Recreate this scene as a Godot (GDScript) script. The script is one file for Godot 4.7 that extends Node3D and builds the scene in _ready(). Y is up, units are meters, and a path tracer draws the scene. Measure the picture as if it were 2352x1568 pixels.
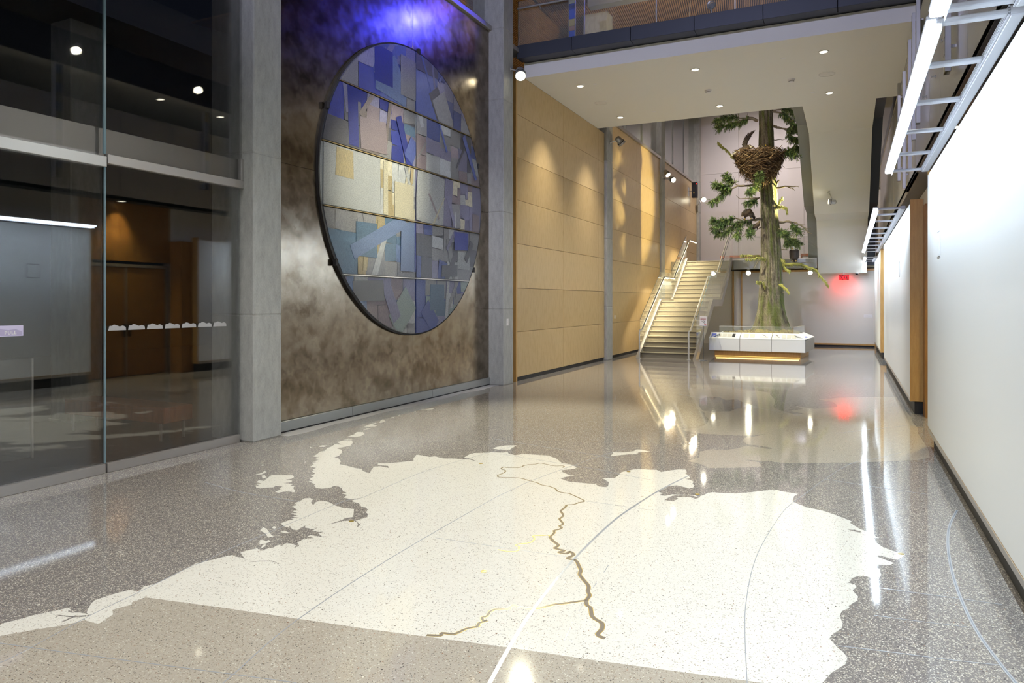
extends Node3D
# A museum atrium at night: terrazzo map floor, bronze wall with a glass disc, maple panels, stair, eagle tree.

var M := {}
var rng := RandomNumberGenerator.new()
var names := {}

const MAIN_LAND := [-4.255, -2.333, -4.271, -2.394, -4.243, -2.452, -4.227, -2.519, -4.193, -2.575, -4.169, -2.614, -4.140, -2.669, -4.107, -2.664, -4.100, -2.640, -4.062, -2.634, -4.019, -2.658, -3.975, -2.665, -3.947, -2.662, -3.982, -2.675, -4.017, -2.706, -4.079, -2.768, -4.101, -2.809, -4.093, -2.857, -4.083, -2.922, -4.052, -2.999, -4.040, -3.010, -4.007, -2.994, -3.979, -3.007, -4.004, -3.046, -4.021, -3.078, -3.999, -3.121, -3.995, -3.206, -4.010, -3.302, -4.031, -3.400, -4.055, -3.511, -4.027, -3.505, -4.026, -3.553, -4.002, -3.594, -3.992, -3.642, -3.953, -3.722, -3.907, -3.708, -3.842, -3.713, -3.788, -3.686, -3.849, -3.727, -3.938, -3.784, -3.928, -3.825, -3.911, -3.871, -3.895, -3.902, -3.839, -3.873, -3.823, -3.881, -3.825, -3.911, -3.817, -3.943, -3.799, -3.948, -3.806, -3.996, -3.801, -4.037, -3.767, -4.001, -3.782, -4.072, -3.746, -4.083, -3.679, -4.070, -3.654, -4.016, -3.655, -4.073, -3.718, -4.122, -3.725, -4.173, -3.728, -4.212, -3.670, -4.254, -3.740, -4.262, -3.747, -4.296, -3.621, -4.297, -3.716, -4.354, -3.702, -4.403, -3.748, -4.382, -3.803, -4.389, -3.815, -4.460, -3.829, -4.409, -3.876, -4.421, -3.909, -4.421, -3.943, -4.464, -3.931, -4.394, -3.919, -4.344, -3.968, -4.343, -4.046, -4.401, -4.034, -4.375, -4.067, -4.369, -4.156, -4.414, -4.161, -4.447, -4.157, -4.503, -4.136, -4.547, -4.181, -4.557, -4.119, -4.599, -4.205, -4.603, -4.167, -4.638, -4.277, -4.662, -4.229, -4.693, -4.314, -4.722, -4.275, -4.754, -4.415, -4.828, -4.402, -4.870, -4.465, -4.918, -4.468, -4.994, -4.490, -5.072, -4.458, -5.102, -4.406, -5.091, -4.346, -4.994, -4.261, -4.928, -4.313, -5.010, -4.313, -5.053, -4.275, -5.085, -4.195, -5.066, -4.097, -5.014, -3.991, -4.982, -3.870, -4.993, -3.775, -4.861, -3.740, -4.803, -3.779, -4.759, -3.770, -4.710, -3.790, -4.587, -3.798, -4.537, -3.738, -4.687, -3.674, -4.731, -3.619, -4.703, -3.571, -4.656, -3.535, -4.593, -3.550, -4.665, -3.659, -4.739, -3.642, -4.776, -3.628, -4.856, -3.679, -4.932, -3.723, -4.963, -3.750, -5.029, -3.810, -5.076, -3.852, -5.074, -3.942, -5.157, -4.017, -5.173, -4.055, -5.213, -4.029, -5.313, -4.080, -5.230, -4.183, -5.247, -4.212, -5.339, -4.283, -5.346, -4.267, -5.398, -4.330, -5.419, -4.404, -5.495, -4.477, -5.540, -4.537, -5.544, -4.524, -5.470, -4.569, -5.411, -4.636, -5.401, -4.715, -5.460, -4.745, -5.511, -4.886, -5.578, -4.837, -5.591, -4.931, -5.643, -4.964, -5.751, -5.016, -5.763, -5.031, -5.847, -5.129, -5.906, -5.123, -5.947, -5.174, -5.969, -5.205, -6.064, -5.289, -6.053, -5.326, -6.169, -5.400, -6.218, -5.373, -6.273, -5.437, -6.285, -5.430, -6.376, -5.498, -6.369, -5.511, -6.471, -5.617, -6.493, -5.651, -6.598, -5.713, -6.712, -5.693, -6.785, -5.771, -6.923, -5.788, -7.028, -5.841, -7.152, -5.742, -7.166, -5.901, -7.271, -5.901, -7.411, -5.815, -7.452, -5.704, -7.336, -5.609, -7.165, -5.636, -7.048, -5.669, -6.971, -5.533, -6.905, -5.442, -6.791, -5.365, -6.640, -5.357, -6.539, -5.289, -6.531, -5.163, -6.423, -5.077, -6.295, -5.006, -6.287, -4.879, -6.246, -4.826, -6.232, -4.725, -6.220, -4.646, -6.149, -4.528, -6.103, -4.606, -6.238, -4.665, -6.360, -4.619, -6.410, -4.478, -6.384, -4.557, -6.467, -4.673, -6.445, -4.718, -6.507, -4.614, -6.577, -4.542, -6.653, -4.484, -6.736, -4.436, -6.789, -4.498, -6.881, -4.541, -6.983, -4.582, -7.079, -4.474, -7.061, -4.376, -7.039, -4.336, -7.096, -4.245, -7.052, -4.186, -7.037, -4.078, -7.085, -3.961, -7.101, -3.891, -7.113, -3.768, -7.060, -3.903, -7.162, -4.000, -7.168, -4.029, -7.329, -4.014, -7.448, -3.935, -7.485, -3.843, -7.575, -3.722, -7.609, -3.681, -7.665, -3.628, -7.585, -3.526, -7.544, -3.458, -7.643, -3.308, -7.669, -3.175, -7.688, -3.053, -7.615, -2.930, -7.464, -2.888, -7.403, -2.774, -7.378, -2.663, -7.276, -2.664, -7.199, -2.761, -7.098, -2.735, -7.020, -2.597, -6.908, -2.557, -6.955, -2.623, -6.827, -2.649, -6.748, -2.569, -6.687, -2.507, -6.668, -2.325, -6.680, -2.260, -6.695, -2.194, -6.619, -2.114, -6.625, -2.126, -6.700, -2.157, -6.817, -2.233, -6.911, -2.265, -6.931, -2.155, -7.000, -2.152, -7.098, -2.156, -7.206, -2.164, -7.277, -2.127, -7.351, -2.079, -7.451, -2.008, -7.504, -1.924, -7.505, -1.857, -7.537, -1.787, -7.455, -1.729, -7.558, -1.635, -7.661, -1.572, -7.671, -1.537, -7.543, -1.544, -7.495, -1.501, -7.442, -1.463, -7.334, -1.495, -7.267, -1.440, -7.258, -1.400, -7.191, -1.395, -7.111, -1.364, -7.060, -1.360, -6.965, -1.388, -6.920, -1.447, -6.956, -1.515, -6.988, -1.587, -6.938, -1.611, -6.815, -1.627, -6.669, -1.578, -6.646, -1.592, -6.557, -1.530, -6.566, -1.489, -6.638, -1.382, -6.674, -1.286, -6.696, -1.236, -6.638, -1.242, -6.687, -1.217, -6.743, -1.196, -6.827, -1.162, -6.873, -1.065, -6.889, -0.957, -6.925, -0.837, -7.026, -0.711, -7.162, -0.628, -7.233, -0.609, -7.211, -0.583, -7.192, -0.433, -7.152, -0.458, -7.058, -0.460, -6.887, -0.436, -6.830, -0.329, -6.722, -0.196, -6.670, -0.098, -6.581, 0.020, -6.457, 0.008, -6.406, 0.074, -6.267, 0.144, -6.195, 0.205, -6.083, 0.174, -6.085, 0.181, -5.975, 0.228, -5.868, 0.295, -5.810, 0.361, -5.768, 0.349, -5.732, 0.305, -5.627, 0.249, -5.651, 0.196, -5.673, 0.172, -5.645, 0.245, -5.580, 0.282, -5.551, 0.251, -5.497, 0.175, -5.469, 0.160, -5.415, 0.186, -5.380, 0.191, -5.278, 0.175, -5.190, 0.139, -5.195, 0.103, -5.204, 0.062, -5.199, 0.016, -5.129, 0.006, -5.064, -0.007, -5.034, 0.033, -5.029, 0.042, -4.981, 0.020, -4.918, 0.053, -4.818, 0.050, -4.823, 0.044, -4.759, -0.003, -4.656, 0.003, -4.630, -0.037, -4.562, -0.049, -4.480, -0.031, -4.389, -0.036, -4.324, -0.086, -4.208, -0.094, -4.162, -0.079, -4.128, -0.051, -4.067, -0.029, -4.034, -0.007, -3.980, -0.015, -3.903, -0.077, -3.784, -0.108, -3.679, -0.127, -3.633, -0.118, -3.588, -0.454, -3.529, -1.158, -3.406, -1.596, -3.343, -2.374, -3.203, -3.357, -3.053, -3.865, -2.965, -3.872, -2.878, -3.846, -2.861, -3.882, -2.763, -3.821, -2.724, -3.781, -2.607, -3.897, -2.607, -3.911, -2.571, -3.955, -2.500, -4.026, -2.423, -4.089, -2.339, -4.138, -2.269]
const FAR_LAND := [0.84, -9.47, 0.70, -9.26, 0.36, -9.02, 0.09, -8.84, -0.15, -8.71, -0.39, -8.57, -0.64, -8.46, -0.82, -8.48, -0.91, -8.46, -1.09, -8.43, -0.91, -8.38, -0.86, -8.18, -1.00, -8.06, -1.36, -7.86, -1.47, -8.00, -1.64, -8.09, -1.56, -8.33, -1.61, -8.67, -1.52, -8.85, -1.35, -8.89, -1.23, -9.05, -1.17, -9.23, -1.03, -9.24, -0.87, -9.17, -0.84, -9.26, -1.04, -9.35, -1.16, -9.37, -1.24, -9.57, -1.24, -9.79, -1.15, -9.91, -1.01, -10.19, -1.21, -9.98, -1.50, -9.89, -1.81, -9.85, -2.04, -9.93, -2.10, -10.05, -1.92, -10.32, -1.89, -10.75, -1.93, -11.11, -2.04, -11.39, -2.09, -11.68, -2.21, -11.91, -2.32, -12.14, -2.37, -12.43, -2.45, -12.71, -2.54, -12.99, -2.60, -13.28, -2.71, -13.57, -2.76, -13.86, -2.84, -14.15, -2.91, -14.52, -2.97, -14.88, -3.02, -15.25, -3.06, -15.62, -2.77, -15.65, -2.48, -15.65, -2.28, -15.46, -2.06, -15.30, -1.83, -15.16, -1.63, -14.98, -1.41, -14.83, -1.37, -14.51, -1.30, -14.20, -1.24, -13.91, -1.21, -13.62, -1.18, -13.36, -1.18, -13.10, -1.16, -12.84, -1.01, -12.47, -0.77, -12.14, -0.64, -12.27, -0.87, -12.51, -0.69, -12.81, -0.82, -13.12, -0.52, -12.89, -0.34, -13.11, -0.18, -13.35, -0.20, -13.65, -0.27, -13.95, -0.52, -14.19, -0.31, -14.39, -0.14, -14.62, 0.09, -14.81, 0.35, -14.96, 0.59, -15.09, 0.82, -15.22, 0.81, -14.79, 0.83, -14.35, 0.85, -13.92, 0.83, -13.48, 0.85, -13.02, 0.88, -12.56, 0.85, -12.10, 0.88, -11.64, 0.85, -11.10, 0.86, -10.55, 0.87, -10.01]
const ISLANDS := [[-5.403, -5.616, -5.195, -5.696, -5.127, -5.638, -5.107, -5.577, -5.142, -5.526, -5.045, -5.520, -5.009, -5.470, -5.064, -5.410, -4.942, -5.418, -4.938, -5.371, -4.866, -5.356, -4.839, -5.305, -4.750, -5.239, -4.718, -5.193, -4.806, -5.197, -4.847, -5.117, -4.893, -5.125, -4.906, -5.211, -4.954, -5.251, -4.968, -5.308, -5.051, -5.301, -5.029, -5.247, -5.073, -5.211, -5.157, -5.155, -5.218, -5.206, -5.206, -5.244, -5.270, -5.263, -5.240, -5.310, -5.323, -5.321, -5.359, -5.389, -5.287, -5.389, -5.356, -5.512],
	[-5.477, -5.545, -5.457, -5.573, -5.379, -5.509, -5.371, -5.453],
	[-5.567, -5.539, -5.560, -5.634, -5.602, -5.721, -5.543, -5.680, -5.518, -5.591],
	[-6.022, -7.635, -6.036, -7.794, -6.114, -7.946, -6.037, -7.982, -5.928, -7.876, -5.884, -7.730, -5.931, -7.642],
	[-5.928, -7.445, -5.913, -7.521, -5.860, -7.534, -5.841, -7.485],
	[-6.272, -8.320, -6.316, -8.462, -6.331, -8.689, -6.278, -8.625, -6.265, -8.486, -6.167, -8.497, -6.139, -8.425, -6.224, -8.357],
	[-6.134, -8.120, -6.168, -8.245, -6.111, -8.258, -6.099, -8.170],
	[-6.302, -8.710, -6.371, -8.860, -6.414, -8.980, -6.264, -8.834, -6.253, -8.696],
	[-6.409, -9.366, -6.435, -9.447, -6.386, -9.402],
	[-6.377, -9.771, -6.403, -9.858, -6.353, -9.810],
	[-6.429, -10.002, -6.363, -10.106, -6.324, -10.222, -6.290, -10.276, -6.255, -10.159],
	[-6.412, -9.182, -6.388, -9.251, -6.348, -9.172],
	[-5.920, -6.940, -5.940, -7.036, -5.867, -7.044, -5.859, -6.969],
	[-5.502, -6.208, -5.507, -6.248, -5.479, -6.214],
	[-6.040, -6.909, -6.011, -6.897, -5.931, -6.847, -5.963, -6.842],
	[-5.835, -5.896, -5.835, -5.925, -5.799, -5.913, -5.798, -5.881],
	[-3.917, -7.751, -3.929, -7.867, -3.870, -7.995, -3.746, -8.068, -3.737, -7.909, -3.711, -7.791, -3.812, -7.753],
	[-2.509, -7.998, -2.514, -8.118, -2.548, -8.183, -2.420, -8.234, -2.332, -8.358, -2.331, -8.458, -2.280, -8.482, -2.147, -8.411, -2.264, -8.317, -2.252, -8.204, -2.342, -8.161, -2.466, -8.010],
	[-4.175, -4.213, -4.215, -4.283, -4.169, -4.271, -4.006, -4.163, -3.971, -4.148, -4.006, -4.121, -4.087, -4.178],
	[-3.943, -3.970, -4.011, -4.047, -3.992, -4.057, -3.955, -4.044, -3.950, -4.076, -3.915, -4.052, -3.915, -4.003],
	[-3.867, -3.910, -3.904, -3.959, -3.906, -3.998, -3.876, -3.963],
	[-4.009, -4.258, -4.005, -4.293, -3.935, -4.271, -3.953, -4.246],
	[-4.143, -4.306, -4.158, -4.344, -4.108, -4.318, -4.110, -4.294]]
const LOCHS := [[-2.48, -13.28, -2.44, -13.48, -2.41, -13.68, -2.17, -13.70, -2.03, -13.37, -1.85, -13.56, -1.75, -13.32, -1.62, -13.09, -1.45, -12.82, -1.58, -12.62, -1.69, -12.41, -1.75, -12.05, -1.99, -11.86, -2.17, -11.92, -2.25, -12.18, -2.33, -12.44, -2.37, -12.65, -2.40, -12.86, -2.44, -13.07],
	[-1.472, -6.593, -1.413, -6.651, -1.310, -6.670, -1.239, -6.632, -1.263, -6.577, -1.320, -6.616, -1.434, -6.551, -1.406, -6.519, -1.426, -6.417, -1.509, -6.414, -1.499, -6.494],
	[-0.014, -6.204, 0.046, -6.222, 0.090, -6.190, 0.073, -6.162],
	[-4.110, -2.577, -4.094, -2.588, -4.014, -2.606, -3.962, -2.642, -3.932, -2.669, -3.939, -2.635, -3.990, -2.601, -3.983, -2.549, -3.997, -2.537, -4.003, -2.596, -4.084, -2.581],
	[-3.739, -3.671, -3.695, -3.717, -3.616, -3.759, -3.532, -3.739, -3.526, -3.722, -3.565, -3.744, -3.611, -3.746, -3.687, -3.708]]
const BEIGE_LAND := [-0.118, -3.588, -0.454, -3.529, -1.158, -3.406, -1.596, -3.343, -2.374, -3.203, -3.357, -3.053, -3.865, -2.965, -3.872, -2.878, -3.846, -2.861, -3.882, -2.763, -3.821, -2.724, -3.781, -2.607, -3.897, -2.607, -3.911, -2.571, -3.955, -2.500, -4.026, -2.423, -4.089, -2.339, -4.138, -2.269, -6.900, -2.269, -6.900, 4.000, 0.900, 4.000, 0.900, -3.588]
const STRIPS := [[0.026, [-1.483, -2.735, -1.531, -2.995, -1.595, -3.343, -1.667, -3.831, -1.734, -4.680, -1.743, -5.583, -1.700, -6.150, -1.620, -6.783, -1.494, -7.426]],
	[0.008, [-0.391, -3.251, -0.434, -3.513, -0.507, -4.012, -0.554, -4.423, -0.587, -5.025, -0.580, -5.570, -0.520, -6.396, -0.456, -6.813, -0.340, -7.319, -0.219, -7.870, 0.026, -8.755, 0.325, -9.212, 0.588, -9.703]],
	[0.026, [0.839, -7.176, 0.729, -6.664, 0.662, -6.157, 0.625, -5.650, 0.612, -5.275, 0.615, -4.903, 0.633, -4.567, 0.668, -4.302, 0.711, -4.054, 0.772, -3.801]],
	[0.009, [-3.819, -2.120, -3.828, -2.222, -3.927, -2.661, -3.968, -3.000, -4.030, -3.398, -4.032, -3.557, -4.069, -3.839, -4.075, -4.159, -4.083, -4.306, -4.107, -5.027, -4.085, -5.237, -4.027, -5.328, -4.058, -6.296, -3.981, -6.933, -3.901, -7.342, -3.768, -8.012]],
	[0.012, [-2.624, -2.196, -2.674, -2.494, -2.814, -3.113, -2.901, -4.166, -2.926, -5.707, -2.902, -6.160, -2.878, -6.517, -2.777, -7.093, -2.724, -7.363, -2.610, -7.927, -2.458, -8.458]],
	[0.012, [-4.223, -8.324, -2.777, -7.978, -2.423, -7.863]],
	[0.010, [-3.723, -7.531, -2.494, -7.292, -2.233, -7.200, -1.778, -7.075]],
	[0.010, [-4.210, -2.208, -4.038, -2.241, -3.481, -2.357, -2.982, -2.468, -2.355, -2.606]],
	[0.009, [-0.051, -4.093, 0.174, -4.133, 0.469, -4.175, 0.672, -4.218]],
	[0.008, [0.131, -4.578, 0.382, -4.605, 0.612, -4.637]],
	[0.012, [0.175, -5.031, 0.609, -5.055, 0.820, -5.066]],
	[0.012, [-5.790, -5.103, -5.172, -4.985, -4.448, -4.972]],
	[0.007, [-2.842, -4.652, -2.057, -4.689, -1.704, -4.703]],
	[0.007, [-2.163, -6.083, -1.523, -6.060]],
	[0.008, [-0.219, -7.870, 0.229, -7.745, 0.660, -7.656]],
	[0.012, [-2.966, -13.837, -1.242, -12.510, -0.419, -11.791]],
	[0.010, [-0.161, -10.651, 0.860, -11.889]],
	[0.008, [-1.481, -4.668, -1.470, -4.536]],
	[0.008, [-1.457, -4.346, -1.451, -4.256]],
	[0.008, [-1.429, -4.026, -1.415, -3.903]],
	[0.008, [-1.387, -3.694, -1.365, -3.538]]]
const RIVERS := [[0.012, [-2.794, -7.199, -2.815, -7.275, -2.907, -7.232, -3.017, -7.268, -3.095, -7.284, -3.136, -7.211, -3.183, -7.172, -3.216, -7.103, -3.210, -7.054, -3.236, -6.990, -3.334, -6.944, -3.386, -6.953, -3.369, -6.860, -3.294, -6.812, -3.268, -6.711, -3.277, -6.596, -3.225, -6.529, -3.096, -6.574, -3.011, -6.584, -2.882, -6.527, -2.785, -6.486, -2.719, -6.432, -2.635, -6.416, -2.540, -6.353, -2.482, -6.275, -2.366, -6.252, -2.341, -6.238, -2.259, -6.177, -2.167, -6.100, -2.153, -6.059, -2.180, -6.011, -2.199, -5.944, -2.253, -5.896]],
	[0.018, [-2.253, -5.896, -2.237, -5.814, -2.233, -5.707, -2.183, -5.625, -2.162, -5.563, -2.161, -5.493, -2.120, -5.433, -2.085, -5.373, -2.094, -5.322, -2.064, -5.290, -2.063, -5.244, -2.089, -5.196, -2.068, -5.144, -2.060, -5.035]],
	[0.026, [-2.060, -5.035, -2.008, -4.968, -1.937, -4.897, -1.935, -4.827, -1.859, -4.810, -1.879, -4.762, -1.821, -4.760, -1.814, -4.808, -1.765, -4.757, -1.780, -4.677, -1.727, -4.667, -1.736, -4.674, -1.702, -4.647, -1.656, -4.568, -1.621, -4.504, -1.602, -4.434, -1.555, -4.366, -1.489, -4.280, -1.462, -4.195, -1.433, -4.141, -1.427, -4.065, -1.400, -4.002, -1.371, -3.978, -1.328, -3.880, -1.286, -3.842, -1.248, -3.815, -1.226, -3.748, -1.228, -3.684, -1.211, -3.661, -1.177, -3.652]],
	[0.010, [-2.060, -5.035, -2.089, -5.073, -2.128, -5.046, -2.189, -5.008, -2.153, -4.957, -2.147, -4.862, -2.206, -4.801, -2.221, -4.762, -2.179, -4.735, -2.163, -4.650, -2.224, -4.622, -2.300, -4.624]],
	[0.020, [-1.427, -4.065, -1.452, -4.047, -1.528, -3.973, -1.583, -3.928, -1.635, -3.854, -1.667, -3.833, -1.710, -3.812, -1.785, -3.814, -1.800, -3.801, -1.805, -3.755, -1.861, -3.729, -1.880, -3.683, -1.870, -3.623, -1.886, -3.593, -1.858, -3.560, -1.844, -3.572, -1.869, -3.521, -1.857, -3.488, -1.901, -3.430, -1.929, -3.353, -1.994, -3.333, -1.987, -3.305, -2.057, -3.277]]]
const CITY_DISCS := [-2.199, -4.212, -3.676, -4.708, -3.683, -6.988, -2.102, -7.325, 0.336, -5.772, -1.276, -6.742]
const BRANCHES := [[0.070, 2, [-2.79, 7.90, -25.38, -3.01, 7.99, -25.29, -3.21, 7.94, -25.20, -3.45, 7.84, -25.11, -3.73, 7.77, -25.02, -4.03, 7.69, -24.93]],
	[0.030, 2, [-3.25, 8.02, -25.50, -3.42, 8.08, -25.43, -3.65, 8.11, -25.36, -3.96, 8.08, -25.30, -4.09, 8.01, -25.23]],
	[0.025, 0, [-3.07, 8.03, -25.50, -3.11, 8.11, -25.41, -3.10, 8.18, -25.32]],
	[0.045, 2, [-2.31, 8.15, -25.38, -2.01, 8.03, -25.20, -1.79, 7.80, -25.02, -1.61, 7.52, -24.84]],
	[0.035, 2, [-2.35, 8.22, -25.50, -2.01, 8.23, -25.59, -1.73, 8.19, -25.68, -1.58, 8.05, -25.77]],
	[0.060, 1, [-2.31, 7.70, -25.50, -2.17, 7.62, -25.41, -1.95, 7.52, -25.32, -1.63, 7.50, -25.23, -1.43, 7.41, -25.14]],
	[0.030, 2, [-1.95, 7.53, -25.38, -1.81, 7.38, -25.23, -1.69, 7.15, -25.08, -1.45, 7.02, -24.93]],
	[0.020, 0, [-2.30, 7.22, -25.50, -2.11, 7.19, -25.36, -1.91, 7.14, -25.23]],
	[0.030, 2, [-2.02, 6.69, -25.38, -1.87, 6.75, -25.20, -1.69, 6.77, -25.02, -1.48, 6.74, -24.84]],
	[0.025, 2, [-1.99, 6.72, -25.38, -1.79, 6.65, -25.06, -1.54, 6.53, -24.75]],
	[0.045, 3, [-3.49, 6.63, -25.38, -3.71, 6.87, -25.17, -3.87, 7.02, -24.96, -4.01, 7.14, -24.75]],
	[0.055, 1, [-2.74, 5.76, -25.50, -3.19, 5.73, -25.45, -3.44, 5.74, -25.39, -3.66, 5.64, -25.34, -3.86, 5.73, -25.28, -4.19, 5.82, -25.23]],
	[0.030, 2, [-3.69, 5.67, -25.50, -3.85, 5.55, -25.38, -4.06, 5.36, -25.26, -4.28, 5.20, -25.14]],
	[0.025, 2, [-3.45, 5.76, -25.50, -3.60, 5.90, -25.47, -3.78, 6.01, -25.44, -3.81, 6.14, -25.41]],
	[0.025, 2, [-2.73, 5.58, -25.38, -2.80, 5.70, -25.08, -2.69, 5.83, -24.78, -2.63, 5.91, -24.48]],
	[0.025, 2, [-2.73, 5.51, -25.38, -2.85, 5.58, -25.11, -2.94, 5.50, -24.84, -2.96, 5.38, -24.57]],
	[0.030, 0, [-2.74, 5.31, -25.50, -3.01, 5.28, -25.41, -3.35, 5.30, -25.32, -3.47, 5.40, -25.23]],
	[0.020, 2, [-2.75, 5.27, -25.38, -2.90, 5.16, -25.15, -3.08, 5.09, -24.93]],
	[0.045, 0, [-2.23, 5.58, -25.50, -1.99, 5.62, -25.44, -1.75, 5.60, -25.38, -1.49, 5.57, -25.32]],
	[0.030, 0, [-1.85, 5.63, -25.50, -1.72, 5.54, -25.36, -1.61, 5.45, -25.23]],
	[0.045, 3, [-2.22, 4.89, -25.50, -2.09, 5.12, -25.36, -1.98, 5.25, -25.23]],
	[0.022, 3, [-2.15, 4.94, -25.50, -1.99, 4.95, -25.38, -1.87, 4.87, -25.26, -1.84, 4.72, -25.14]],
	[0.065, 2, [-2.69, 4.57, -25.38, -2.92, 4.53, -25.29, -3.21, 4.49, -25.20, -3.53, 4.39, -25.11, -3.74, 4.16, -25.02, -4.06, 4.10, -24.93]],
	[0.030, 2, [-3.23, 4.50, -25.38, -3.52, 4.64, -25.24, -3.71, 4.55, -25.11, -3.94, 4.52, -24.97, -4.18, 4.55, -24.84]],
	[0.030, 2, [-3.56, 4.41, -25.38, -3.81, 4.43, -25.14, -3.98, 4.33, -24.90, -4.12, 4.26, -24.66]],
	[0.020, 2, [-3.23, 4.48, -25.38, -3.36, 4.24, -25.02, -3.39, 3.97, -24.66]],
	[0.020, 2, [-2.98, 4.47, -25.38, -2.96, 4.22, -24.97, -2.96, 3.97, -24.57]],
	[0.030, 0, [-2.73, 4.45, -25.38, -2.96, 4.35, -25.23, -3.07, 4.18, -25.08, -3.16, 4.01, -24.93]],
	[0.025, 0, [-2.67, 4.29, -25.38, -2.78, 4.20, -25.15, -2.88, 4.03, -24.93]],
	[0.055, 0, [-2.13, 4.45, -25.50, -1.80, 4.44, -25.46, -1.58, 4.38, -25.43, -1.36, 4.24, -25.39, -1.24, 4.07, -25.36, -1.10, 4.00, -25.32]],
	[0.018, 0, [-1.39, 4.26, -25.50, -1.27, 4.20, -25.41, -1.12, 4.16, -25.32]],
	[0.016, 0, [-1.59, 4.39, -25.50, -1.44, 4.34, -25.41, -1.29, 4.30, -25.32]],
	[0.025, 2, [-1.80, 4.44, -25.50, -1.67, 4.27, -25.32, -1.47, 4.09, -25.14]],
	[0.040, 2, [-2.11, 3.97, -25.50, -1.88, 3.93, -25.59, -1.69, 3.86, -25.68, -1.53, 3.74, -25.77]],
	[0.030, 2, [-2.11, 4.22, -25.38, -1.97, 4.08, -25.11, -1.85, 3.98, -24.84]],
	[0.020, 2, [-2.00, 3.96, -25.50, -1.91, 3.86, -25.59, -1.87, 3.75, -25.68]],
	[0.040, 0, [-2.12, 3.55, -25.50, -1.99, 3.52, -25.41, -1.85, 3.50, -25.32]],
	[0.045, 3, [-2.69, 3.30, -25.50, -2.97, 3.35, -25.32, -3.33, 3.34, -25.14]],
	[0.070, 3, [-2.41, 3.05, -25.38, -2.56, 3.20, -25.17, -2.68, 3.23, -24.96, -3.10, 3.19, -24.75]],
	[0.020, 0, [-2.75, 3.25, -25.38, -2.79, 3.05, -25.06, -2.82, 2.90, -24.75]],
	[0.075, 3, [-2.08, 3.05, -25.50, -1.85, 3.02, -25.45, -1.51, 3.03, -25.41, -1.20, 2.90, -25.36, -0.98, 2.82, -25.32, -0.80, 2.56, -25.27, -0.59, 2.28, -25.23]],
	[0.020, 0, [-1.51, 3.04, -25.50, -1.27, 3.08, -25.41, -1.05, 3.05, -25.32]],
	[0.045, 3, [-2.05, 3.03, -25.50, -1.89, 2.88, -25.32, -1.74, 2.77, -25.14]],
	[0.030, 3, [-2.11, 3.24, -25.50, -1.92, 3.13, -25.14]],
	[0.050, 3, [-2.26, 2.32, -25.38, -2.05, 2.34, -25.20, -1.87, 2.21, -25.02, -1.75, 2.04, -24.84]],
	[0.040, 0, [-2.10, 2.14, -25.50, -1.93, 2.07, -25.23]],
	[0.050, 3, [-2.63, 2.44, -25.38, -2.72, 2.42, -25.11, -2.77, 2.44, -24.84]],
	[0.040, 3, [-2.53, 2.17, -25.38, -2.55, 2.32, -25.02, -2.55, 2.41, -24.66]],
	[0.070, 0, [-2.23, 5.67, -25.50, -2.17, 5.79, -25.45, -2.11, 5.86, -25.41]]]


# ------------------------------------------------------------------ helpers
func numbered(called: String) -> String:
	if not names.has(called):
		names[called] = 0
		return called
	names[called] += 1
	return "%s_%03d" % [called, names[called]]

func tag(o: Node, label := "", category := "", group := "", kind := "") -> Node:
	if label: o.set_meta("label", label)
	if category: o.set_meta("category", category)
	if group: o.set_meta("group", group)
	if kind: o.set_meta("kind", kind)
	return o

func thing(called: String, label: String, category: String, at := Vector3.ZERO, group := "", kind := "") -> Node3D:
	var o := Node3D.new()
	o.name = numbered(called)
	add_child(o)
	o.position = at
	tag(o, label, category, group, kind)
	return o

func mesh_of(s: SurfaceTool) -> ArrayMesh:
	return s.commit()

func obj(called: String, s: SurfaceTool, m: Material, parent: Node = null) -> MeshInstance3D:
	return put(called, s.commit(), m, parent)

func put(called: String, me: Mesh, m: Material, parent: Node = null) -> MeshInstance3D:
	var o := MeshInstance3D.new()
	o.mesh = me
	o.material_override = m
	o.name = numbered(called) if parent == null else called
	if parent == null: add_child(o)
	else: parent.add_child(o, true)
	return o

func tool() -> SurfaceTool:
	var s := SurfaceTool.new()
	s.begin(Mesh.PRIMITIVE_TRIANGLES)
	return s

# a flat convex polygon whose front looks along n
func face(s: SurfaceTool, p: Array, n: Vector3, col = null) -> void:
	for k in range(1, p.size() - 1):
		var a: Vector3 = p[0]
		var b: Vector3 = p[k]
		var c: Vector3 = p[k + 1]
		if (a - c).cross(a - b).dot(n) < 0.0:
			var t := b
			b = c
			c = t
		for v in [a, b, c]:
			s.set_normal(n)
			if col != null: s.set_color(col)
			s.add_vertex(v)

func flat(s: SurfaceTool, p: Array, out_from: Vector3) -> void:
	var n: Vector3 = (p[0] - p[2]).cross(p[0] - p[1])
	if n.length() < 1e-12: return
	n = n.normalized()
	var mid := Vector3.ZERO
	for v in p: mid += v / p.size()
	if n.dot(mid - out_from) < 0.0: n = -n
	face(s, p, n)

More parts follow.
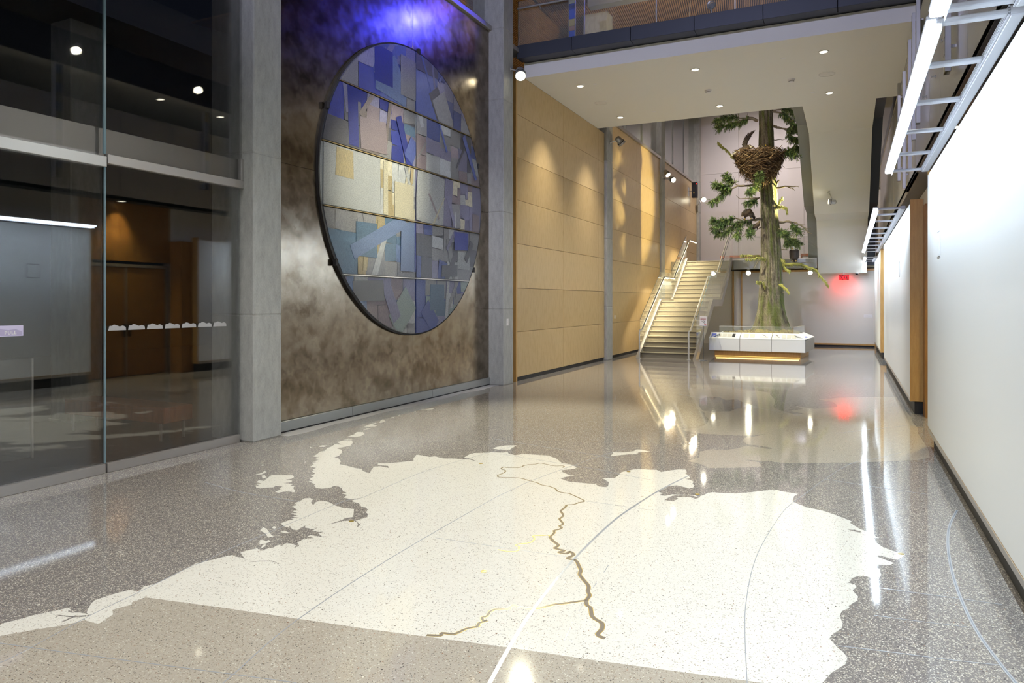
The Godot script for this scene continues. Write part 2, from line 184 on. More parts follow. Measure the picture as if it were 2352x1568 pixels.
# a box with chamfered edges
func box(s: SurfaceTool, c: Vector3, size: Vector3, b := Basis.IDENTITY, bev := 0.0) -> void:
	var h := size / 2.0
	bev = minf(bev, minf(h.x, minf(h.y, h.z)) * 0.45)
	var i := h - Vector3(bev, bev, bev)
	for ax in 3:
		for sg in [-1.0, 1.0]:
			var u := (ax + 1) % 3
			var v := (ax + 2) % 3
			var q := []
			for uv in [[-1, -1], [1, -1], [1, 1], [-1, 1]]:
				var p := Vector3.ZERO
				p[ax] = sg * h[ax]
				p[u] = uv[0] * i[u]
				p[v] = uv[1] * i[v]
				q.append(c + b * p)
			var n := Vector3.ZERO
			n[ax] = sg
			face(s, q, b * n)
	if bev <= 0.0: return
	for ax in 3:
		var u := (ax + 1) % 3
		var v := (ax + 2) % 3
		for su in [-1.0, 1.0]:
			for sv in [-1.0, 1.0]:
				var q := []
				for e in [[0, -1], [0, 1], [1, 1], [1, -1]]:
					var p := Vector3.ZERO
					p[ax] = e[1] * i[ax]
					p[u] = su * (h[u] if e[0] == 0 else i[u])
					p[v] = sv * (i[v] if e[0] == 0 else h[v])
					q.append(c + b * p)
				var n := Vector3.ZERO
				n[u] = su
				n[v] = sv
				face(s, q, (b * n).normalized())
	for sx in [-1.0, 1.0]:
		for sy in [-1.0, 1.0]:
			for sz in [-1.0, 1.0]:
				var d := Vector3(sx, sy, sz)
				face(s, [c + b * (Vector3(h.x, i.y, i.z) * d), c + b * (Vector3(i.x, h.y, i.z) * d), c + b * (Vector3(i.x, i.y, h.z) * d)], (b * d).normalized())

# box by its corners
func bx(s: SurfaceTool, x0: float, x1: float, y0: float, y1: float, z0: float, z1: float, bev := 0.0) -> void:
	box(s, Vector3(x0 + x1, y0 + y1, z0 + z1) / 2.0, Vector3(absf(x1 - x0), absf(y1 - y0), absf(z1 - z0)), Basis.IDENTITY, bev)

func one_box(called: String, x0: float, x1: float, y0: float, y1: float, z0: float, z1: float, m: Material, parent: Node = null, bev := 0.004) -> MeshInstance3D:
	var s := tool()
	bx(s, x0, x1, y0, y1, z0, z1, bev)
	return obj(called, s, m, parent)

func struct_box(called: String, x0: float, x1: float, y0: float, y1: float, z0: float, z1: float, m: Material, bev := 0.003) -> MeshInstance3D:
	var o := one_box(called, x0, x1, y0, y1, z0, z1, m, null, bev)
	o.set_meta("kind", "structure")
	return o

# a bar between two points with a rectangular section; up hints its top
func bar(s: SurfaceTool, a: Vector3, b: Vector3, w: float, h: float, up := Vector3.UP, bev := 0.002) -> void:
	var d := (b - a).normalized()
	if absf(d.dot(up)) > 0.98: up = Vector3.RIGHT
	var x := up.cross(d).normalized()
	var y := d.cross(x)
	box(s, (a + b) / 2.0, Vector3(w, h, (b - a).length()), Basis(x, y, d), bev)

# a quad with a normal at each corner, wound so that its front agrees with them
func smooth_quad(s: SurfaceTool, v: Array, n: Array, col = null) -> void:
	for t in [[0, 1, 2], [0, 2, 3]]:
		var a: Vector3 = v[t[0]]
		var b: Vector3 = v[t[1]]
		var c: Vector3 = v[t[2]]
		var o := [t[0], t[1], t[2]]
		if (a - c).cross(a - b).dot(n[t[0]] + n[t[1]] + n[t[2]]) < 0.0: o = [t[0], t[2], t[1]]
		for e in o:
			s.set_normal(n[e])
			if col != null: s.set_color(col)
			s.add_vertex(v[e])

func tube(s: SurfaceTool, pts: Array, radii: Array, sides := 8, col = null, lumpy := 0.0) -> void:
	var n := pts.size()
	var t0: Vector3 = (pts[1] - pts[0]).normalized()
	var x := t0.cross(Vector3.UP if absf(t0.y) < 0.9 else Vector3.RIGHT).normalized()
	var rings := []
	var norms := []
	for i in n:
		var t: Vector3 = (pts[mini(i + 1, n - 1)] - pts[maxi(i - 1, 0)]).normalized()
		x = (x - t * x.dot(t)).normalized()
		var y := t.cross(x)
		var r := []
		var q := []
		for k in sides:
			var a := TAU * k / sides
			var d := x * cos(a) + y * sin(a)
			var rr: float = radii[i] * (1.0 + (rng.randf_range(-lumpy, lumpy) if lumpy > 0.0 else 0.0))
			r.append(pts[i] + d * rr)
			q.append(d)
		rings.append(r)
		norms.append(q)
	for i in n - 1:
		for k in sides:
			var l := (k + 1) % sides
			smooth_quad(s, [rings[i][k], rings[i][l], rings[i + 1][l], rings[i + 1][k]], [norms[i][k], norms[i][l], norms[i + 1][l], norms[i + 1][k]], col)
	face(s, rings[0], -t0, col)
	face(s, rings[n - 1], (pts[n - 1] - pts[n - 2]).normalized(), col)

func rod(s: SurfaceTool, a: Vector3, b: Vector3, r: float, sides := 10) -> void:
	tube(s, [a, b], [r, r], sides)

# profile of (radius, height) turned about an axis
func lathe(s: SurfaceTool, prof: Array, at: Vector3, b := Basis.IDENTITY, segs := 20) -> void:
	for i in prof.size() - 1:
		var p: Vector2 = prof[i]
		var q: Vector2 = prof[i + 1]
		var d := q - p
		if d.length() < 1e-6: continue
		var nn := Vector2(d.y, -d.x).normalized()
		for k in segs:
			var a0 := TAU * k / segs
			var a1 := TAU * (k + 1) / segs
			var c0 := Vector3(cos(a0), 0, sin(a0))
			var c1 := Vector3(cos(a1), 0, sin(a1))
			var v := [c0 * p.x + Vector3.UP * p.y, c1 * p.x + Vector3.UP * p.y, c1 * q.x + Vector3.UP * q.y, c0 * q.x + Vector3.UP * q.y]
			var ns := [c0 * nn.x + Vector3.UP * nn.y, c1 * nn.x + Vector3.UP * nn.y, c1 * nn.x + Vector3.UP * nn.y, c0 * nn.x + Vector3.UP * nn.y]
			var wv := []
			var wn := []
			for e in 4:
				wv.append(at + b * v[e])
				wn.append(b * ns[e])
			smooth_quad(s, wv, wn)

# an outline in the plane of xf's x and y, extruded along its z from 0 to depth
func plate(s: SurfaceTool, poly: PackedVector2Array, xf: Transform3D, depth: float, back := true) -> bool:
	var idx := Geometry2D.triangulate_polygon(poly)
	if idx.is_empty():
		push_warning("no triangles for an outline of %d points" % poly.size())
		print("TRIANGULATION FAILED ", poly.size(), " ", poly[0])
		return false
	var n := xf.basis.z.normalized() * signf(depth)
	for k in range(0, idx.size(), 3):
		var f := []
		var g := []
		for e in 3:
			var p := poly[idx[k + e]]
			f.append(xf * Vector3(p.x, p.y, depth))
			g.append(xf * Vector3(p.x, p.y, 0))
		face(s, f, n)
		if back: face(s, g, -n)
	var cw := Geometry2D.is_polygon_clockwise(poly)
	for k in poly.size():
		var a := poly[k]
		var b := poly[(k + 1) % poly.size()]
		var e := (b - a).normalized()
		var o := Vector2(e.y, -e.x)
		if cw: o = -o
		face(s, [xf * Vector3(a.x, a.y, 0), xf * Vector3(b.x, b.y, 0), xf * Vector3(b.x, b.y, depth), xf * Vector3(a.x, a.y, depth)], (xf.basis * Vector3(o.x, o.y, 0)).normalized())
	return true

func flat_list(a: Array) -> PackedVector2Array:
	var p := PackedVector2Array()
	for k in range(0, a.size(), 2): p.append(Vector2(a[k], a[k + 1]))
	return p

# outlines on the floor are given in x and z
func floor_xf(y: float) -> Transform3D:
	return Transform3D(Basis(Vector3.RIGHT, Vector3.BACK, Vector3.UP), Vector3(0, y, 0))

# a flat ribbon of width w along points, lying on the floor
func ribbon(s: SurfaceTool, p: PackedVector2Array, w: float, y0: float, y1: float) -> void:
	var l := []
	var r := []
	for k in p.size():
		var t := (p[mini(k + 1, p.size() - 1)] - p[maxi(k - 1, 0)]).normalized()
		var o := Vector2(-t.y, t.x) * w / 2.0
		l.append(p[k] + o)
		r.append(p[k] - o)
	var up := func(v: Vector2, y: float) -> Vector3: return Vector3(v.x, y, v.y)
	for k in p.size() - 1:
		face(s, [up.call(l[k], y1), up.call(l[k + 1], y1), up.call(r[k + 1], y1), up.call(r[k], y1)], Vector3.UP)
		flat(s, [up.call(l[k], y0), up.call(l[k + 1], y0), up.call(l[k + 1], y1), up.call(l[k], y1)], up.call(p[k], y0))
		flat(s, [up.call(r[k], y0), up.call(r[k + 1], y0), up.call(r[k + 1], y1), up.call(r[k], y1)], up.call(p[k], y0))

func smooth(p: PackedVector2Array, steps := 4) -> PackedVector2Array:
	var o := PackedVector2Array()
	for k in p.size() - 1:
		for e in steps:
			o.append(p[k].cubic_interpolate(p[k + 1], p[maxi(k - 1, 0)], p[mini(k + 2, p.size() - 1)], float(e) / steps))
	o.append(p[p.size() - 1])
	return o

func curve3(p: Array, steps := 4) -> Array:
	var o := []
	for k in p.size() - 1:
		for e in steps:
			o.append(p[k].cubic_interpolate(p[k + 1], p[maxi(k - 1, 0)], p[mini(k + 2, p.size() - 1)], float(e) / steps))
	o.append(p[p.size() - 1])
	return o

func toward(d: Vector3, along := Vector3.UP) -> Basis:
	# a basis whose -z looks along d and whose x lies near "along"
	var z := -d.normalized()
	var x := (along - z * along.dot(z)).normalized()
	if x.length() < 0.5: x = z.cross(Vector3.UP).normalized()
	return Basis(x, z.cross(x), z)

# basis whose y looks along d
func y_along(d: Vector3) -> Basis:
	var y := d.normalized()
	var x := y.cross(Vector3.UP if absf(y.y) < 0.9 else Vector3.RIGHT).normalized()
	return Basis(x, y, x.cross(y))

# ------------------------------------------------------------------ materials
func mat(key: String, c: Color, rough := 0.6, metal := 0.0, spec := 0.5) -> StandardMaterial3D:
	var m := StandardMaterial3D.new()
	m.resource_name = key
	m.albedo_color = c
	m.roughness = rough
	m.metallic = metal
	m.metallic_specular = spec
	M[key] = m
	return m

func glow(key: String, c: Color, e: float) -> StandardMaterial3D:
	var m := mat(key, Color(c.r * 0.5, c.g * 0.5, c.b * 0.5), 0.4)
	m.emission_enabled = true
	m.emission = c
	m.emission_energy_multiplier = e
	return m

func world_tex(m: StandardMaterial3D, t: Texture2D, scale: Vector3) -> void:
	m.albedo_texture = t
	m.uv1_triplanar = true
	m.uv1_world_triplanar = true
	m.uv1_scale = scale

func noise_bytes(w: int, h: int, freq: float, sd: int, oct := 4, warp := 0.0, type := FastNoiseLite.TYPE_SIMPLEX_SMOOTH) -> PackedByteArray:
	var f := FastNoiseLite.new()
	f.seed = sd
	f.noise_type = type
	f.frequency = freq
	f.fractal_octaves = oct
	if warp > 0.0:
		f.domain_warp_enabled = true
		f.domain_warp_amplitude = warp
		f.domain_warp_frequency = freq * 1.5
	var im := f.get_seamless_image(w, h)
	im.convert(Image.FORMAT_L8)
	return im.get_data()

# colours along two layered noises
func ramp_tex(w: int, h: int, cols: Array, a: PackedByteArray, b: PackedByteArray, mixb := 0.35) -> ImageTexture:
	var lut := PackedByteArray()
	for k in 256:
		var x := k / 255.0 * (cols.size() - 1)
		var i := mini(int(x), cols.size() - 2)
		var c: Color = cols[i].lerp(cols[i + 1], x - i)
		lut.append_array([int(c.r * 255), int(c.g * 255), int(c.b * 255)])
	var d := PackedByteArray()
	d.resize(w * h * 3)
	for k in w * h:
		var v := int(a[k] * (1.0 - mixb) + b[k] * mixb) * 3
		d[k * 3] = lut[v]
		d[k * 3 + 1] = lut[v + 1]
		d[k * 3 + 2] = lut[v + 2]
	var im := Image.create_from_data(w, h, false, Image.FORMAT_RGB8, d)
	im.generate_mipmaps()
	return ImageTexture.create_from_image(im)

func grey_tex(w: int, h: int, a: PackedByteArray) -> ImageTexture:
	return ImageTexture.create_from_image(Image.create_from_data(w, h, false, Image.FORMAT_L8, a))

# polished stone chips in cement: chips = [count, smallest, largest (pixels), colours]
func terrazzo(size: int, base: Color, chips: Array, sd: int) -> ImageTexture:
	var r := RandomNumberGenerator.new()
	r.seed = sd
	var blank := Image.create(size, size, false, Image.FORMAT_RGB8)
	blank.fill(base)
	var d := blank.get_data()
	for spec in chips:
		var cols: Array = spec[3]
		for k in spec[0]:
			var c: Color = cols[r.randi() % cols.size()]
			c = c.lightened(r.randf() * 0.12) if r.randf() < 0.5 else c.darkened(r.randf() * 0.15)
			var ra := lerpf(spec[1], spec[2], pow(r.randf(), 2.0))
			var rb := ra * r.randf_range(0.45, 0.9)
			var an := r.randf() * PI
			var ca := cos(an)
			var sa := sin(an)
			var p1 := r.randf() * TAU
			var cx := r.randi() % size
			var cy := r.randi() % size
			var e := int(ceil(ra * 1.2))
			var cr := int(c.r * 255)
			var cg := int(c.g * 255)
			var cb := int(c.b * 255)
			for y in range(-e, e + 1):
				for x in range(-e, e + 1):
					var u := (x * ca + y * sa) / ra
					var v := (y * ca - x * sa) / rb
					var q := u * u + v * v + 0.35 * u * v * sin(p1) + 0.25 * absf(u) * cos(p1)
					if q < 1.0:
						var o := (((cy + y + size) % size) * size + (cx + x + size) % size) * 3
						d[o] = cr
						d[o + 1] = cg
						d[o + 2] = cb
	var im := Image.create_from_data(size, size, false, Image.FORMAT_RGB8, d)
	im.generate_mipmaps()
	return ImageTexture.create_from_image(im)

func make_materials() -> void:
	var tz := 1.0 / 3.0
	var sea := mat("sea_terrazzo", Color.WHITE, 0.05)
	world_tex(sea, terrazzo(2048, Color8(122, 117, 115), [[26000, 1.5, 5.0, [Color8(98, 93, 94), Color8(136, 130, 127), Color8(150, 143, 138)]], [150000, 1.0, 3.4, [Color8(206, 199, 182), Color8(188, 180, 164), Color8(218, 213, 200), Color8(162, 155, 145)]], [3000, 1.2, 3.4, [Color8(150, 118, 96), Color8(70, 66, 68)]]], 11), Vector3.ONE * tz)
	var land := mat("white_terrazzo", Color.WHITE, 0.05)
	world_tex(land, terrazzo(2048, Color8(222, 219, 210), [[30000, 1.5, 5.0, [Color8(228, 226, 219), Color8(212, 208, 198)]], [30000, 0.8, 2.2, [Color8(128, 112, 94), Color8(98, 92, 86), Color8(160, 144, 120)]], [2600, 1.2, 3.6, [Color8(84, 74, 64), Color8(110, 108, 104), Color8(140, 104, 80)]]], 12), Vector3.ONE * tz)
	var beige := mat("beige_terrazzo", Color.WHITE, 0.05)
	world_tex(beige, terrazzo(2048, Color8(172, 164, 151), [[80000, 1.0, 3.6, [Color8(188, 180, 164), Color8(158, 146, 130), Color8(202, 196, 182)]], [52000, 0.8, 2.6, [Color8(120, 108, 96), Color8(98, 93, 90), Color8(138, 120, 102)]], [4200, 1.2, 3.2, [Color8(76, 70, 66), Color8(150, 112, 90), Color8(222, 217, 204)]]], 13), Vector3.ONE * tz)
	mat("zinc", Color8(184, 187, 192), 0.2, 0.3)
	mat("dark_zinc", Color8(140, 148, 160), 0.25, 0.3)
	mat("brass", Color8(176, 152, 74), 0.25, 0.5)
	mat("river_stone", Color8(128, 118, 106), 0.15)

	# concrete: cloudy grey with rain-like streaks down the formwork
	var ca := noise_bytes(512, 512, 0.012, 21, 5, 10.0)
	var cb := noise_bytes(512, 512, 0.09, 22, 3)
	var con := mat("concrete", Color.WHITE, 0.75)
	world_tex(con, ramp_tex(512, 512, [Color8(138, 139, 135), Color8(158, 158, 153), Color8(170, 170, 165), Color8(182, 183, 178)], ca, cb, 0.45), Vector3(1.5, 0.5, 1.5))
	con.heightmap_enabled = true
	con.heightmap_texture = grey_tex(512, 512, cb)
	con.heightmap_scale = 0.08

	# bronze sheet with a brushed, cloudy patina
	var ba := noise_bytes(768, 768, 0.008, 31, 5, 60.0)
	var bb := noise_bytes(768, 768, 0.018, 32, 3, 60.0)
	var br := mat("bronze_patina", Color.WHITE, 1.0, 0.96)
	world_tex(br, ramp_tex(768, 768, [Color8(92, 80, 66), Color8(120, 108, 92), Color8(142, 130, 114), Color8(160, 150, 134), Color8(124, 106, 84)], ba, bb, 0.4), Vector3(0.3, 0.3, 0.3))
	var rt := PackedByteArray()
	rt.resize(768 * 768)
	for k in 768 * 768: rt[k] = int(36 + 28 * bb[k] / 255.0)
	br.roughness_texture = grey_tex(768, 768, rt)

	# maple veneer: three panels' worth of tone, grain upright
	var wa := noise_bytes(512, 512, 0.02, 41, 4, 14.0)
	var wb := noise_bytes(512, 512, 0.15, 42, 2)
	for k in 3:
		var lift: float = [0.0, 0.025, -0.025][k]
		var w := mat("maple_%d" % k, Color.WHITE, 0.38)
		var cols := []
		for c in [Color8(178, 150, 104), Color8(190, 162, 114), Color8(197, 170, 123), Color8(186, 157, 109)]: cols.append(Color(c.r + lift, c.g + lift, c.b + lift))
		world_tex(w, ramp_tex(512, 512, cols, wa, wb, 0.3), Vector3(0.9, 0.28, 0.9))
		w.uv1_offset = Vector3(0.37 * k, 0.21 * k, 0.53 * k)
	var mt := mat("maple_trim", Color.WHITE, 0.4)
	world_tex(mt, ramp_tex(512, 512, [Color8(170, 128, 70), Color8(186, 144, 82), Color8(198, 158, 96)], wa, wb, 0.35), Vector3(1.6, 0.22, 1.6))
	var ch := mat("cherry", Color.WHITE, 0.35)
	world_tex(ch, ramp_tex(512, 512, [Color8(128, 62, 34), Color8(150, 78, 44), Color8(168, 92, 54)], wa, wb, 0.35), Vector3(1.4, 0.3, 1.4))
	var dw := mat("door_wood", Color.WHITE, 0.35)
	world_tex(dw, ramp_tex(512, 512, [Color8(138, 96, 50), Color8(156, 112, 60), Color8(172, 126, 72)], wa, wb, 0.35), Vector3(1.2, 0.22, 1.2))
	var sl := mat("slat_wood", Color.WHITE, 0.55)
	world_tex(sl, ramp_tex(512, 512, [Color8(150, 108, 60), Color8(172, 128, 74), Color8(190, 146, 90)], wa, wb, 0.4), Vector3(0.8, 0.8, 0.3))

	mat("white_paint", Color8(226, 224, 216), 0.7)
	mat("white_panel", Color8(232, 234, 236), 0.42)
	mat("plaster", Color8(220, 216, 208), 0.8)
	mat("plaster_upper", Color8(192, 187, 187), 0.8)
	mat("grey_metal", Color8(150, 152, 150), 0.32, 0.35)
	mat("dark_metal", Color8(58, 62, 70), 0.45, 0.3)
	mat("black_base", Color8(26, 24, 25), 0.6)
	mat("black_plastic", Color8(20, 20, 24), 0.4)
	mat("steel", Color8(196, 196, 194), 0.34, 0.7)
	mat("white_steel", Color8(214, 212, 206), 0.4, 0.2)
	mat("aluminium", Color8(176, 172, 168), 0.38, 0.75)
	mat("lamp_white", Color8(168, 170, 178), 0.4)
	mat("rail_steel", Color8(196, 194, 188), 0.32, 0.35)
	mat("gallery_metal", Color8(166, 164, 156), 0.25, 0.2)
	mat("warm_stone", Color8(186, 180, 160), 0.55)
	var wst: StandardMaterial3D = M.warm_stone
	world_tex(wst, terrazzo(512, Color8(194, 189, 175), [[9000, 0.8, 1.8, [Color8(180, 174, 158), Color8(210, 205, 192), Color8(160, 153, 138)]]], 14), Vector3.ONE * 1.0)
	mat("dark_nose_strip", Color8(74, 66, 54), 0.6)
	mat("outdoor_paving", Color8(60, 60, 62), 0.8)
	mat("dark_backdrop", Color8(24, 26, 32), 0.9)  # night darkness put into the colour of the outside backdrop
	mat("grey_backdrop", Color8(112, 112, 122), 0.9)
	var gl := mat("glass", Color(0.9, 0.96, 0.95, 0.06), 0.02)
	gl.transparency = BaseMaterial3D.TRANSPARENCY_ALPHA
	gl.metallic_specular = 0.5
	var gs := mat("front_glass", Color(0.10, 0.115, 0.11, 0.05), 0.01)
	gs.transparency = BaseMaterial3D.TRANSPARENCY_ALPHA
	gs.metallic_specular = 0.62
	mat("glass_edge", Color8(112, 134, 142), 0.2)
	mat("frost", Color8(168, 166, 166), 0.6)
	mat("lilac", Color8(206, 198, 226), 0.5)
	mat("lilac_dark", Color8(176, 166, 200), 0.5)
	mat("white_card", Color8(228, 226, 226), 0.6)
	mat("ink_red", Color8(176, 40, 44), 0.6)
	mat("ink", Color8(40, 38, 42), 0.6)
	mat("print_blue", Color8(96, 110, 200), 0.5)
	mat("print_grey", Color8(204, 204, 198), 0.5)
	glow("led", Color(0.9, 0.95, 1.0), 11.0)
	glow("downlight_glow", Color(1.0, 0.97, 0.88), 6.0)
	glow("spot_glow", Color(1.0, 0.97, 0.86), 30.0)
	glow("warm_led", Color(1.0, 0.9, 0.68), 12.0)
	glow("plinth_led", Color(1.0, 0.85, 0.45), 1.1)
	glow("exit_red", Color(1.0, 0.06, 0.08), 3.0)
	glow("red_dot", Color(1.0, 0.1, 0.1), 3.0)

	# bark and moss
	var ka := noise_bytes(512, 512, 0.03, 51, 4, 20.0)
	var kb := noise_bytes(512, 512, 0.16, 52, 3)
	var bk := mat("bark", Color.WHITE, 0.9)
	bk.vertex_color_use_as_albedo = true
	world_tex(bk, ramp_tex(512, 512, [Color8(104, 100, 92), Color8(176, 170, 158), Color8(226, 220, 208), Color8(255, 250, 240)], ka, kb, 0.45), Vector3(2.2, 0.7, 2.2))
	bk.heightmap_enabled = true
	bk.heightmap_texture = grey_tex(512, 512, ka)
	bk.heightmap_scale = 2.5
	var bc := mat("branch_bark", Color.WHITE, 0.9)
	bc.vertex_color_use_as_albedo = true
	var nd := mat("needles", Color.WHITE, 0.6)
	nd.vertex_color_use_as_albedo = true
	nd.backlight_enabled = true
	nd.backlight = Color(0.15, 0.2, 0.06)
	var ft := mat("plumage", Color.WHITE, 0.75)
	ft.vertex_color_use_as_albedo = true
	mat("twig", Color8(100, 76, 50), 0.85)
	mat("twig_dark", Color8(70, 52, 37), 0.85)
	mat("twig_pale", Color8(136, 114, 84), 0.85)
	mat("bar_bronze", Color8(112, 98, 66), 0.35, 0.5)
	var mo := mat("moss_ground", Color.WHITE, 0.95)
	world_tex(mo, ramp_tex(512, 512, [Color8(72, 58, 32), Color8(120, 98, 50), Color8(150, 136, 66), Color8(118, 122, 52), Color8(176, 150, 92)], noise_bytes(512, 512, 0.04, 61, 4, 10.0), kb, 0.5), Vector3(1.2, 1.2, 1.2))

# ------------------------------------------------------------------ lamps
func spot_light(parent: Node3D, at: Vector3, target: Vector3, energy: float, angle: float, col: Color, size := 0.04, soft := 0.6) -> void:
	var l := SpotLight3D.new()
	l.name = "beam"
	l.light_color = col
	l.light_energy = energy
	l.spot_angle = angle
	l.spot_angle_attenuation = soft
	l.spot_range = 60.0
	l.spot_attenuation = 2.0
	l.light_size = size
	l.shadow_enabled = true
	parent.add_child(l, true)
	l.global_transform = Transform3D(toward(target - at, Vector3.RIGHT), at)

func area_light(parent: Node3D, at: Vector3, dir: Vector3, along: Vector3, length: float, width: float, energy: float, col: Color) -> void:
	var l := AreaLight3D.new()
	l.name = "wash"
	l.light_color = col
	l.light_energy = energy
	l.area_size = Vector2(length, width)
	l.area_normalize_energy = true
	l.area_range = 60.0
	l.area_attenuation = 2.0
	l.shadow_enabled = true
	parent.add_child(l, true)
	l.global_transform = Transform3D(toward(dir, along), at)

# a can spotlight on an arm: housing, rim, lens, arm, canopy
func spotlight(label: String, group: String, at: Vector3, target: Vector3, mount: Vector3, energy: float, angle: float, col: Color, r := 0.085, soft := 0.6, glow_mat := "spot_glow", wide := 0.05) -> Node3D:
	var t := thing("spotlight", label, "spotlight", mount, group)
	var d := (target - at).normalized()
	var o := at - mount
	var b := y_along(d)
	var s := tool()
	lathe(s, [Vector2(0, -r * 2.4), Vector2(r * 0.5, -r * 2.4), Vector2(r * 0.75, -r * 2.1), Vector2(r * 0.8, -r), Vector2(r, -r * 0.9), Vector2(r, 0.0), Vector2(r * 0.9, 0.0), Vector2(r * 0.78, -r * 1.1)], o, b, 18)
	obj("housing", s, M.steel, t)
	s = tool()
	lathe(s, [Vector2(r * 1.02, -r * 0.75), Vector2(r * 1.05, -r * 0.7), Vector2(r * 1.05, -r * 0.6), Vector2(r * 1.02, -r * 0.55)], o, b, 18)
	obj("band", s, M.black_plastic, t)
	s = tool()
	lathe(s, [Vector2(0.0001, -r * 1.1), Vector2(r * 0.78, -r * 1.1), Vector2(r * 0.78, -r * 1.15), Vector2(0.0001, -r * 1.15)], o, b, 18)
	obj("lens_light", s, M[glow_mat], t)
	s = tool()
	var elbow := o - d * r * 1.6
	rod(s, Vector3.ZERO, elbow, 0.014, 8)
	obj("arm", s, M.steel, t)
	s = tool()
	var mb := y_along(elbow)
	lathe(s, [Vector2(0.0001, 0.02), Vector2(0.045, 0.02), Vector2(0.05, 0.0), Vector2(0.05, -0.01), Vector2(0.0001, -0.01)], Vector3.ZERO, mb, 14)
	obj("canopy", s, M.steel, t)
	spot_light(t, at + d * 0.02, target, energy, angle, col, wide, soft)
	return t

# a recessed round lamp in a ceiling
func downlight(label: String, group: String, at: Vector3, energy: float, col := Color(1.0, 0.97, 0.9)) -> void:
	var t := thing("ceiling_light", label, "ceiling light", at, group)
	var s := tool()
	lathe(s, [Vector2(0.075, 0.004), Vector2(0.075, -0.012), Vector2(0.098, -0.010), Vector2(0.102, 0.004)], Vector3.ZERO, Basis.IDENTITY, 24)
	obj("trim_ring", s, M.white_paint, t)
	s = tool()
	lathe(s, [Vector2(0.0001, -0.006), Vector2(0.076, -0.006), Vector2(0.076, 0.002), Vector2(0.0001, 0.002)], Vector3.ZERO, Basis.IDENTITY, 24)
	obj("lens_light", s, M.downlight_glow, t)
	spot_light(t, at - Vector3(0, 0.02, 0), at - Vector3(0, 3, 0), energy, 42.0, col, 0.07, 1.0)

# ladder-like wall washer: lit bar held off the wall by arms from a ribbed rail
func wall_washer(label: String, z0: float, z1: float, arms: Array, energy: float, xled := 0.44, y := 3.40) -> void:
	var t := thing("wall_washer_light", label, "wall light", Vector3(0.86, y, (z0 + z1) / 2.0), "ladder shaped wall washers")
	var zc := (z0 + z1) / 2.0
	var s := tool()
	var L := absf(z1 - z0)
	bx(s, -0.055, 0.015, -0.03, 0.03, -L / 2, L / 2, 0.006)
	for k in 4: bx(s, -0.066, -0.056, -0.026 + 0.0155 * k, -0.018 + 0.0155 * k, -L / 2, L / 2, 0.001)
	obj("wall_rail", s, M.lamp_white, t)
	for za in arms:
		s = tool()
		box(s, Vector3((xled - 0.86 - 0.05) / 2.0, 0.0, za - zc), Vector3(absf(xled - 0.86) - 0.07, 0.03, 0.07), Basis.IDENTITY, 0.006)
		obj("arm", s, M.lamp_white, t)
	s = tool()
	bx(s, xled - 0.86 - 0.04, xled - 0.86 + 0.04, 0.012, 0.034, -L / 2, L / 2, 0.004)
	obj("lamp_housing", s, M.lamp_white, t)
	s = tool()
	bx(s, xled - 0.86 - 0.036, xled - 0.86 + 0.036, -0.026, 0.011, -L / 2 + 0.01, L / 2 - 0.01, 0.008)
	obj("led_bar_light", s, M.led, t)
	# unseen lip, placed to shade the wall rail from the beam
	s = tool()
	bx(s, xled - 0.86 + 0.037, xled - 0.86 + 0.041, -0.050, 0.03, -L / 2, L / 2, 0.0)
	obj("unseen_shade_lip", s, M.lamp_white, t)
	area_light(t, Vector3(xled + 0.02, y - 0.045, zc), Vector3(0.74, -0.67, 0.0), Vector3.BACK, L - 0.04, 0.05, energy, Color(0.85, 0.93, 1.0))

